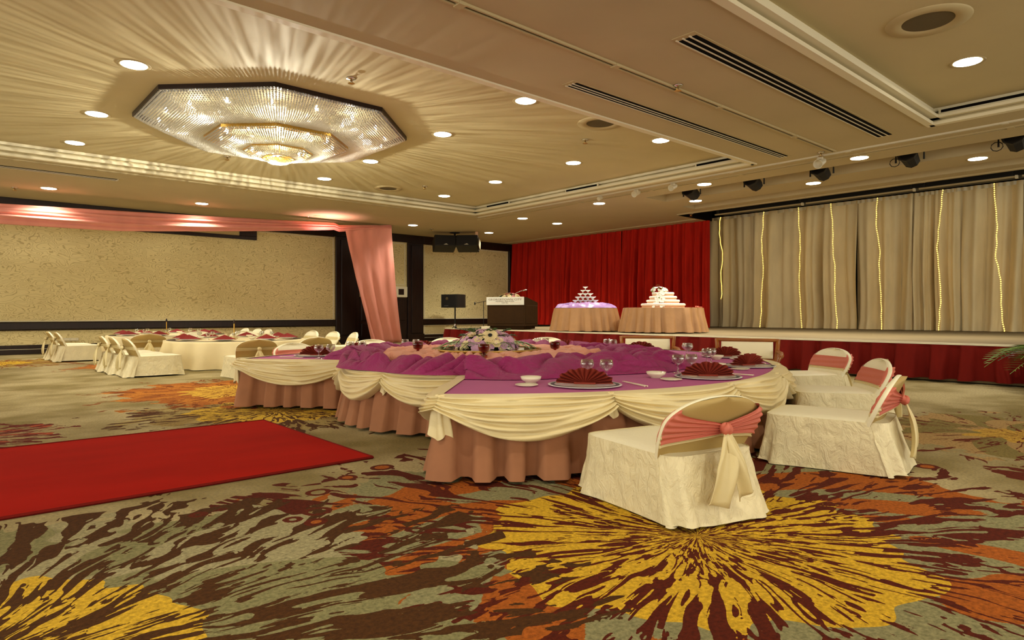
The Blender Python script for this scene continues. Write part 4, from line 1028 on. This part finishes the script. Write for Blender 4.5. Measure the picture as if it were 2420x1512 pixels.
for k, (deg, r, where) in enumerate(seats):
    a = math.radians(deg); c, s = math.cos(a), math.sin(a); x, y = TC[0] + r * c, TC[1] + r * s; rz = a + PI / 2
    put('plate', make_plate, (x, y, TZ + .001), rz, 'blue and white charger plate ' + where, 'plate', 'charger plates on the head table')
    # fans face the camera side roughly, turned with the seat
    fr_ = math.atan2(y, x) - PI / 2 + (-.1, .15, .75, .5, .2, .1, 0, -.1, -.2, -.3)[k]
    put('fan', make_fan, (x, y, TZ + .0155), fr_, 'maroon napkin folded as a fan on the plate ' + where, 'napkin', 'fan napkins on the head table')
    tx, ty = -s, c
    for q, (dr, dt) in enumerate(((-.42, .22), (-.36, .38))):
        gx_, gy_ = x + c * dr + tx * dt, y + s * dr + ty * dt
        put('glass', make_glass, (gx_, gy_, TZ + .001), 0, ('left' if q else 'right') + ' wine glass of the pair behind the plate ' + where, 'glass', 'wine glasses on the head table')
    put('bowl', make_bowl, (x - tx * .34 - c * .34, y - ty * .34 - s * .34, TZ + .001), 0, 'small ivory bowl beside the plate ' + where, 'bowl', 'small bowls on the head table')
    put('saucer', make_saucer, (x - tx * .46 - c * .12, y - ty * .46 - s * .12, TZ + .001), 0, 'ivory saucer beside the plate ' + where, 'saucer', 'saucers on the head table')
    put('sticks', make_sticks, (x + tx * .42 + c * .06, y + ty * .42 + s * .06, TZ + .001), a + PI / 2, 'pale chopsticks laid beside the plate ' + where, 'chopsticks', 'chopsticks on the head table')

# ------------------------------------------------------------------ far round tables
def round_table(cx, cy, R, label, cloth_lab, stand_lab, tn, nset, ph):
    o = empty('round_table', (cx, cy, 0), 0, label, 'table', 'round tables by the left wall')
    def fn(r, z, a): return r
    def cloth(u, v):
        a = 2 * PI * u
        if v < .12: return (R * (v / .12) * math.cos(a), R * (v / .12) * math.sin(a), TZ)
        t = (v - .12) / .88
        w = .5 + .5 * math.sin(a * 13 + 1.8 * math.sin(a * 2 + cx)); r = R + .015 + t * (.05 + .20 * w) 
        return (r * math.cos(a), r * math.sin(a), TZ - .01 - (TZ - .025) * t)
    MB().grid(cloth, 200, 16, cu=True).build('tablecloth', 'whitecloth', o, smooth=True)
    MB().lathe([(R * .97, TZ - .05), (R * .97, TZ - .012)], 40).build('board', 'darkwood', o)
    for k in range(4):
        a = PI / 4 + k * PI / 2; MB().tube([(.7 * math.cos(a), .7 * math.sin(a), 0), (.7 * math.cos(a), .7 * math.sin(a), TZ - .05)], .025).build('leg', 'black', o)
    b = empty('table_number_stand', (cx - .05, cy, TZ + .001), 0, stand_lab, 'stand', 'number stands on the round tables')
    MB().lathe([(.09, 0), (.085, .012), (.015, .02)], 16).build('base', 'brass', b, smooth=True)
    MB().tube([(0, 0, .015), (0, 0, .36)], .014, 8).build('rod', 'brass', b)
    MB().lathe([(.012, .34), (.03, .37), (.008, .44)], 8).build('finial', 'darkwood', b, smooth=True)
    s0 = empty('serving_turntable', (cx, cy, TZ + .001), 0)
    bpy.data.objects.remove(s0)
    for k in range(nset):
        a = ph + 2 * PI * k / nset; c, s = math.cos(a), math.sin(a); r = R - .36
        x, y = cx + r * c, cy + r * s
        ang = ('nearest edge', 'right front', 'right side', 'right back', 'far edge', 'left back', 'left side', 'left front', 'left corner', 'front corner')[k]
        put('dish', lambda: make_dish(), (x, y, TZ + .002), a, 'white plate at the %s of the %s' % (ang, tn), 'plate', 'white plates on the round tables')
        put('pyr', lambda: make_pyramid(), (x, y, TZ + .022), math.atan2(y, x) - PI / 2 + .1 * math.sin(k), 'red folded napkin at the %s of the %s' % (ang, tn), 'napkin', 'red napkins on the round tables')
        put('tumbler', lambda: make_glass(.15, .05), (cx + (r - .36) * math.cos(a + .16), cy + (r - .36) * math.sin(a + .16), TZ + .002), 0, 'wine glass behind the %s napkin of the %s' % (ang, tn), 'glass', 'glasses on the round tables')
        put('cup', lambda: make_bowl(.08), (cx + (r - .32) * math.cos(a - .16), cy + (r - .32) * math.sin(a - .16), TZ + .002), 0, 'small white bowl behind the %s napkin of the %s' % (ang, tn), 'bowl', 'bowls on the round tables')
def make_dish():
    o = empty('dinner_plate', (0, 0, 0))
    MB().lathe([(.12, 0), (.15, .004), (.21, .02), (.205, .024), (.14, .012), (.001, .01)], 28, cap=False).build('dish', 'plate', o, smooth=True); return o
def make_pyramid():
    o = empty('folded_napkin', (0, 0, 0))
    w, d, h = .25, .10, .10
    vs = [(-w, -d, 0), (w, -d, 0), (w * .8, d, 0), (-w * .8, d, 0), (0, 0, h), (0, -d * .7, 0)]
    MB().add(vs, [(0, 5, 4), (5, 1, 4), (1, 2, 4), (2, 3, 4), (3, 0, 4), (0, 3, 2, 1, 5)]).build('folds', 'napkinred', o, thick=.002); return o
round_table(5.12, 15.6, 1.5, 'front round banquet table under a white damask cloth', '', 'thin brass stand on the front round table, with dark finial', 'front round table', 8, -2.1)
round_table(4.75, 20.15, 1.5, 'back round banquet table under a white cloth, by the wall', '', 'thin brass stand on the back round table', 'back round table', 8, -2.0)

# ------------------------------------------------------------------ things on the stage
def skirted_table(cx, cy, R, H_, label, seed, pitch=.30):
    o = empty('skirted_stage_table', (cx, cy, SZ + .013), 0, label, 'table', 'tan skirted tables on the stage')
    MB().lathe([(R * .99, H_ - .03), (R, H_ - .02), (R, H_ - .004), (R * .99, H_)], 60).build('tabletop', 'tan', o)
    n = int(2 * PI * R / .03); path = []
    for k in range(n): a = 2 * PI * k / n; path.append((R * math.cos(a), R * math.sin(a), math.cos(a), math.sin(a), R * a))
    pleated(path, .012, H_ - .006, pitch, .14, 'skirt', 'tan', o, closed=True, seed=seed, nv=9, flare=.07, box=4.0)
    return o
t1 = dl(18.95, 2.16); t2 = dl(17.75, 4.15)
skirted_table(t1[0], t1[1], .90, .665, 'tan satin skirted round table under the glass tower', 1.5)
skirted_table(t2[0], t2[1], 1.06, .665, 'tan satin skirted round table under the wedding cake', 7.5)
T1Z = SZ + .013 + .667
lc = empty('lilac_table_drape', (t1[0], t1[1], T1Z), 0, 'crumpled lilac satin round the plinth of the glass tower', 'cloth')
MB().grid(lambda u, v: ((.40 + .50 * v + .05 * nz(math.cos(2 * PI * u) * 3, math.sin(2 * PI * u) * 3)) * math.cos(2 * PI * u), (.40 + .50 * v + .05 * nz(math.cos(2 * PI * u) * 3, math.sin(2 * PI * u) * 3)) * math.sin(2 * PI * u),
          .004 + (1 - v) ** .7 * .10 + .09 * max(0, crumple(math.cos(2 * PI * u) * (.4 + .5 * v), math.sin(2 * PI * u) * (.4 + .5 * v), 3.5, 3.3)) * min(1, (1 - v) * 6)), 160, 14, cu=True).build('folds', 'lilac', lc, smooth=True)
pl = empty('glass_tower_plinth', (t1[0], t1[1], T1Z), A0 - PI / 2, 'low lilac-wrapped square plinth holding the glass tower', 'plinth')
MB().bbox(-.66, -.34, .03, .66, .34, .135, .01).build('plinth_box', 'lilac', pl)
PZ = T1Z + .136
def make_coupe():
    o = empty('coupe_glass', (0, 0, 0))
    MB().lathe([(.045, 0), (.04, .004), (.008, .01), (.007, .045), (.03, .055), (.072, .082), (.080, .098), (.076, .098), (.068, .084), (.02, .06)], 14, cap=False).build('bowl_and_stem', M_coupe, o, smooth=True); return o
M_coupe = mat('frosty_glass', (240, 238, 230), .1); M_coupe.node_tree.nodes['Principled BSDF'].inputs['Alpha'].default_value = .6
ca, sa = math.cos(A0 - PI / 2), math.sin(A0 - PI / 2)
for lvl, nn_ in enumerate((5, 4, 3, 2, 1)):
    tier_ = ('bottom', 'second', 'third', 'fourth', 'top')[lvl]
    ny_ = max(1, nn_ - 1) if nn_ > 1 else 1
    for i in range(nn_):
        for j in range(min(ny_, 3)):
            x, y = (i - (nn_ - 1) / 2) * .145, (j - (min(ny_, 3) - 1) / 2) * .145
            if True:
                lab = 'single coupe glass crowning the glass tower' if nn_ == 1 else 'coupe glass in the %s tier of the glass tower, %s row, %s from left' % (tier_, ('front', 'middle', 'back')[j] if ny_ > 1 else 'only', ('first', 'second', 'third', 'fourth', 'fifth')[i])
                put('coupe', make_coupe, (t1[0] + x * ca - y * sa, t1[1] + x * sa + y * ca, PZ + lvl * .0985), 0, lab, 'glass', 'glass tower, tier %d' % (lvl + 1))
# cake
ck = empty('wedding_cake', (t2[0] - .05 * FX, t2[1] - .05 * FY, SZ + .013 + .667), A0 - PI / 2, 'five-tier white wedding cake with peach bands and cascading white flowers', 'cake')
z = 0; tops = []
for k, (r, h) in enumerate(((.60, .115), (.45, .10), (.375, .10), (.30, .105), (.13, .08))):
    z2 = z + h
    MB().lathe([(r * .96, z), (r * .96, z + h * .5)], 48).build('ribbon_band', 'icingband', ck, smooth=False)
    MB().lathe([(r * .965, z + h * .46), (r, z + h * .52), (r, z + h * .86), (r * .95, z2)], 48).build('cake_tier', 'icing', ck, smooth=False)
    tops.append((r, z2)); z = z2
pts = dome(24, .22, .14, .10, 11)
pts = [((p[0] - .10, p[1], p[2] + .47), s_ * .8, n_) for p, s_, n_ in pts]
rd = random.Random(5)
for k in range(32):
    t = k / 31; zz = .40 * (1 - t) + .02; rr = .31 + .29 * t
    a = -PI / 2 - .42 + rd.uniform(-.24, .24)
    pts.append(((rr * math.cos(a), rr * math.sin(a) - .0, zz), rd.uniform(.5, .85), (math.cos(a), math.sin(a), .4)))
scatter(bloom_mesh('white_bloom', 'bloomwhite', 6, .06), ck, pts)
lp = [((p[0] + rd.uniform(-.06, .06), p[1] + .01, p[2] + rd.uniform(-.04, .05)), s_ * .9, (n_[0] + rd.uniform(-.6, .6), n_[1], n_[2])) for p, s_, n_ in pts[::2]]
scatter(bloom_mesh('leaf_sprig', 'leaf', 3, .05), ck, lp[::2])
o = empty('peach_ribbon_bow', dl(17.2, 4.95) + (SZ + .013 + .667,), 0, 'small peach ribbon lying on the cake table', 'ribbon')
MB().tube([(-.08, 0, .01), (-.04, .02, .035), (0, 0, .012), (.05, .02, .035), (.09, 0, .01)], .012, 5).build('loop', 'peachsash', o, smooth=True)
MB().tube([(0, 0, .012), (.04, -.06, .01), (.10, -.08, .01)], .01, 5).build('loop_tail', 'peachsash', o, smooth=True)
# lectern
lx, ly = dl(21.35, .03)
le = empty('lectern', (lx, ly, SZ + .013), A0 - PI / 2 - .38, 'dark wooden lectern with a white name board, at the left of the stage', 'lectern')
HL = 1.03
mb = MB(); vs = []
w, d = .66, .60
mb.add([(-w, -d, .1), (w, -d, .1), (w, d, .1), (-w, d, .1), (-w, -d, HL), (w, -d, HL), (w, d, HL - .16), (-w, d, HL - .16), (-w, -d + .15, HL + .0), (w, -d + .15, HL + .0)],
       [(3, 2, 1, 0), (0, 1, 5, 4), (4, 5, 9, 8), (8, 9, 6, 7), (2, 3, 7, 6), (1, 2, 6, 9, 5), (3, 0, 4, 8, 7)])
mb.build('body', 'podium', le)
MB().bbox(-w + .07, -d + .06, 0, w - .07, d - .06, .1, .01).build('plinth', 'podium', le)
MB().bbox(-w + .04, -d - .012, .18, w - .04, -d + .001, HL - .32, .006).build('front_panel', 'podium', le)
MB().bbox(w - .001, -d + .05, .18, w + .012, d - .05, HL - .26, .006).build('side_panel', 'podium', le)
sg = MB().bbox(-w - .02, -d - .035, HL - .25, w - .03, -d - .01, HL + .01, .004).build('name_board', 'signwhite', le)
def text(body, size, x, y, z, parent, m, sx=1.0, font_rot=(PI / 2, 0, 0), name='lettering'):
    c = bpy.data.curves.new('t', 'FONT'); c.body = body; c.size = size; c.align_x = 'CENTER'; c.align_y = 'CENTER'; c.extrude = .002; c.resolution_u = 2
    o = bpy.data.objects.new('t', c); COL.objects.link(o)
    dg = bpy.context.evaluated_depsgraph_get(); me = bpy.data.meshes.new_from_object(o.evaluated_get(dg))
    bpy.data.objects.remove(o); me.materials.clear(); me.materials.append(M[m])
    p = bpy.data.objects.new(name, me); COL.objects.link(p); p.parent = parent; p.location = (x, y, z); p.rotation_euler = font_rot; p.scale = (sx, 1, 1); return p
text('GEORGETOWN CITY', .085, -.025, -d - .038, HL - .075, sg, 'signink', 1.42)
text('PENANG, MALAYSIA', .055, -.025, -d - .038, HL - .135, sg, 'signink', 1.3)
text('HOTEL', .05, -.025, -d - .038, HL - .185, sg, 'signink', 1.5)
for s in (-1, 1): MB().box(-.025 + s * .36 - .18, -d - .037, HL - .187, -.025 + s * .36 + .18, -d - .034, HL - .181).build('rule_line', 'icingband', sg)
fb = empty('lectern_flowers', (lx - .02, ly, SZ + .013 + HL - .06), A0 - PI / 2 - .38, 'small spray of cream and peach flowers on top of the lectern', 'flowers')
scatter(bloom_mesh('cream_bloom', 'bloomcream', 6, .085), fb, [((p[0], p[1] - .28, p[2] + .04), s_, n_) for p, s_, n_ in dome(26, .36, .14, .13, 21)])
scatter(bloom_mesh('peach_bloom', 'bloompink', 6, .07), fb, [((p[0], p[1] - .28, p[2] + .04), s_, n_) for p, s_, n_ in dome(10, .34, .12, .15, 22)])
scatter(bloom_mesh('leaf_sprig', 'leafdark', 4, .08), fb, [((p[0], p[1] - .28, p[2] + .02), s_, n_) for p, s_, n_ in dome(20, .38, .15, .10, 23)])
MB().bbox(-.30, -.38, .03, .30, -.18, .08, .02).build('flower_foam', 'leafdark', fb)
mc = empty('gooseneck_microphone', (lx, ly, SZ + .013 + HL), A0 - PI / 2 - .38, 'gooseneck microphone rising from the lectern flowers', 'microphone')
MB().tube([(.15, -.25, .0), (.2, -.25, .14), (.34, -.22, .2), (.44, -.2, .225)], .013, 6).build('gooseneck', 'silver', mc, smooth=True)
MB().tube([(.44, -.2, .225), (.56, -.18, .25)], .028, 8, .02).build('capsule', 'silver', mc, smooth=True)
x, y = dl(22.2, -.98); ms = empty('microphone_stand', (x, y, SZ + .013), 0, 'thin black boom microphone stand behind the lectern', 'microphone stand')
MB().lathe([(.14, 0), (.13, .03), (.02, .04)], 14).build('base', 'black', ms, smooth=True); MB().tube([(0, 0, .03), (0, 0, .92)], .012).build('pole', 'black', ms)
r_ = Vector((FY, -FX, 0)); MB().tube([r_ * .30 + Vector((0, 0, .98)), r_ * -.28 + Vector((0, 0, .86))], .010).build('boom', 'black', ms); MB().lathe([(.02, -.05), (.026, 0), (.015, .05)], 8, *(r_ * -.3 + Vector((0, 0, .85)))).build('microphone', 'black', ms, smooth=True)
o = empty('cable_box', dl(21.0, -.86) + (SZ + .013,), A0, 'small white cable box at the foot of the lectern', 'box')
MB().bbox(-.08, -.14, 0, .08, .14, .09, .01).build('case', 'cornice', o); MB().tube([(0, .14, .02), (.1, .5, .012), (0, 1.0, .012)], .01, 5).build('cable', 'black', o)

# speaker on its tripod (floor, beside the stage)
x, y = dl(27.6, -2.44)
ss = empty('speaker_stand', (x, y, 0), A0, 'black tripod stand under the loudspeaker beside the stage', 'speaker stand')
MB().tube([(0, 0, .3), (0, 0, 1.44)], .03, 8).build('pole', 'black', ss)
MB().lathe([(.05, .62), (.055, .64), (.055, .72), (.05, .74)], 10).build('collar', 'silver', ss)
for k in range(3):
    a = 2 * PI * k / 3 + 1.9; MB().tube([(0, 0, .66), (.78 * math.cos(a), .78 * math.sin(a), .02)], .022, 6).build('leg', 'black', ss)
    MB().tube([(0, 0, .34), (.4 * math.cos(a), .4 * math.sin(a), .36)], .012, 5).build('brace', 'silver', ss)
def speaker_box(mb, w, d1, h, w2):
    poly = [(-w, -d1), (w, -d1), (w * 1.0, .05), (w2, d1), (-w2, d1), (-w, .05)]
    return mb.prism(poly, 0, h)
sp = empty('loudspeaker', (x, y, 1.44), A0 - PI / 2 - .55, 'black loudspeaker on a tripod stand beside the stage', 'loudspeaker')
speaker_box(MB(), .42, .42, .56, .25).build('cabinet', 'speaker', sp)
MB().bbox(-.39, -.445, .03, .39, -.42, .53, .01).build('front_grille', 'black', sp)
MB().lathe([(.07, 0), (.05, .02), (.001, .02)], 12, mtx=Matrix.Translation((-.1, -.445, .38)) @ Matrix.Rotation(PI / 2, 4, 'X')).build('horn', 'grey', sp)
MB().box(-.25, -.45, .07, -.02, -.444, .085).build('badge_strip', 'silver', sp)
# hung loudspeakers
x, y = dl(26.6, -2.36)
hs = empty('loudspeaker_hanger', (x, y, ZL), A0 - PI / 2, 'black ceiling bracket carrying the pair of hung loudspeakers', 'bracket')
MB().lathe([(.22, -.001), (.2, -.03), (.04, -.05), (.035, -.14)], 14).build('ceiling_flange', 'black', hs, smooth=True)
MB().bbox(-.75, -.04, -.20, .95, .04, -.14, .01, Matrix.Rotation(-.02, 4, 'Y')).build('cross_bar', 'black', hs)
MB().bbox(.86, -.3, -.2, .96, -.2, -.0, .01).build('side_plate', 'icingband', hs)
for k, (dx, rz, lab) in enumerate(((-.45, .26, 'black loudspeaker hung from the ceiling, left of the pair'), (.55, -.08, 'black loudspeaker hung from the ceiling, right of the pair'))):
    px_, py_ = x + FY * dx, y - FX * dx
    o = empty('hung_loudspeaker', (px_, py_, ZL - .22), A0 - PI / 2 + rz, lab, 'loudspeaker', 'loudspeakers hung from the ceiling')
    mt = Matrix.Rotation(-.30, 4, 'X')
    MB().bbox(-.44, -.36, -.50, .44, .36, -.02, .02, mt).build('cabinet', 'speaker', o)
    MB().bbox(-.41, -.385, -.47, .41, -.36, -.05, .008, mt).build('front_grille', 'black', o)
    MB().add([mt @ Vector(v) for v in ((-.09, -.40, -.46), (.09, -.40, -.46), (.02, -.40, -.415), (-.09, -.388, -.46), (.09, -.388, -.46), (.02, -.388, -.415))], [(0, 1, 2), (3, 5, 4), (0, 3, 4, 1), (1, 4, 5, 2), (2, 5, 3, 0)]).build('badge', 'whitemetal', o)
    MB().bbox(-.05, -.05, -.05, .05, .05, .06, .01).build('clamp', 'black', o)
    if k: MB().bbox(.46, -.34, -.48, .50, .2, -.12, .01, mt).build('side_handle', 'grey', o)

# ------------------------------------------------------------------ pink voile swag
pk = empty('pink_swag', (9.0, 21.5, 4.2), 0, 'long pink voile swag strung under the ceiling along the left wall', 'drape', 'pink voile drapes')
def swagpt(t):   # t 0 = far right anchor, 1 = beyond the left edge
    px = 925 - 1100 * t
    top = 532 - 53 * min(1.3, max(0, (t) ** 1.15 * 1.18)) if t > .12 else 532
    wid = 4 + 44 * min(1, t * 1.7) ** .8
    Yp = 21.3 + .4 * t
    u = (px - 1210) / 1522; d = Yp / (FY - u * FX)
    return d * (FX + u * FY), Yp, min(4.47, EYE + (740 - top) / 1522 * d), wid / 1522 * d
def sw(u, v):
    x, y, z, w = swagpt(u); q = 2 * PI * v
    rip = .05 * math.sin(q * 3 + u * 3) + .04 * math.sin(q * 5 + u * 9)
    return (x - 9.0, y - 21.5 - (.10 + rip) * math.sin(PI * v) * min(1, u * 4 + .2), z - 4.2 - w * v)
MB().grid(sw, 90, 24).build('gathered_voile', 'pinkvoile', pk, smooth=True, thick=.01)
pd = empty('pink_hanging_drape', (12.4, 21.4, 0), 0, 'pink voile length hanging from the ceiling to the floor beside the door', 'drape', 'pink voile drapes')
def hd(u, v):
    pl_, pr_ = 815 + 50 * v + 14 * math.sin(PI * v * .5) * v, 925 + 20 * v + 6 * v * v
    px = pl_ + (pr_ - pl_) * u
    Yp = 21.3 + 1.3 * v; uu = (px - 1210) / 1522; d = Yp / (FY - uu * FX)
    zt = EYE + (740 - (537 - 6 * u)) / 1522 * d; zt = min(zt, 4.525); z = zt + (.02 - zt) * v
    return (d * (FX + uu * FY) - 12.4, Yp - 21.4 - .05 * math.sin(u * 22 + 1.5 * math.sin(v * 3)) * (.3 + .7 * v) - .03 * nz(u * 9, v * 5), z)
MB().grid(hd, 70, 30).build('voile_length', 'pinkvoile', pd, smooth=True, thick=.008)

# ------------------------------------------------------------------ potted palm, right edge
x, y = floorpt(2520, 930)
pp = empty('potted_palm', (x, y, 0), 0, 'green palm reaching in from the right edge before the stage', 'plant')
MB().lathe([(.18, 0), (.24, .3), (.26, .32), (.24, .34), (.21, .30), (.001, .29)], 24, cap=False).build('pot', 'wickpot', pp, smooth=True)
MB().tube([(0, 0, .28), (.01, .01, .5), (0, 0, .62)], .03, 6).build('stem', 'leafdark', pp)
rd = random.Random(4)
for i in range(18):
    a = 2 * PI * i / 18; up = .10 + .7 * rd.random(); L = rd.uniform(.75, 1.05)
    f_ = frond(L, .30, 16, .45 * rd.uniform(.6, 1.3)).build('frond', 'leaf' if i % 3 else 'leafdark', pp)
    f_.location = (0, 0, .42 + .2 * rd.random()); f_.rotation_euler = (0, -up * .5, a)
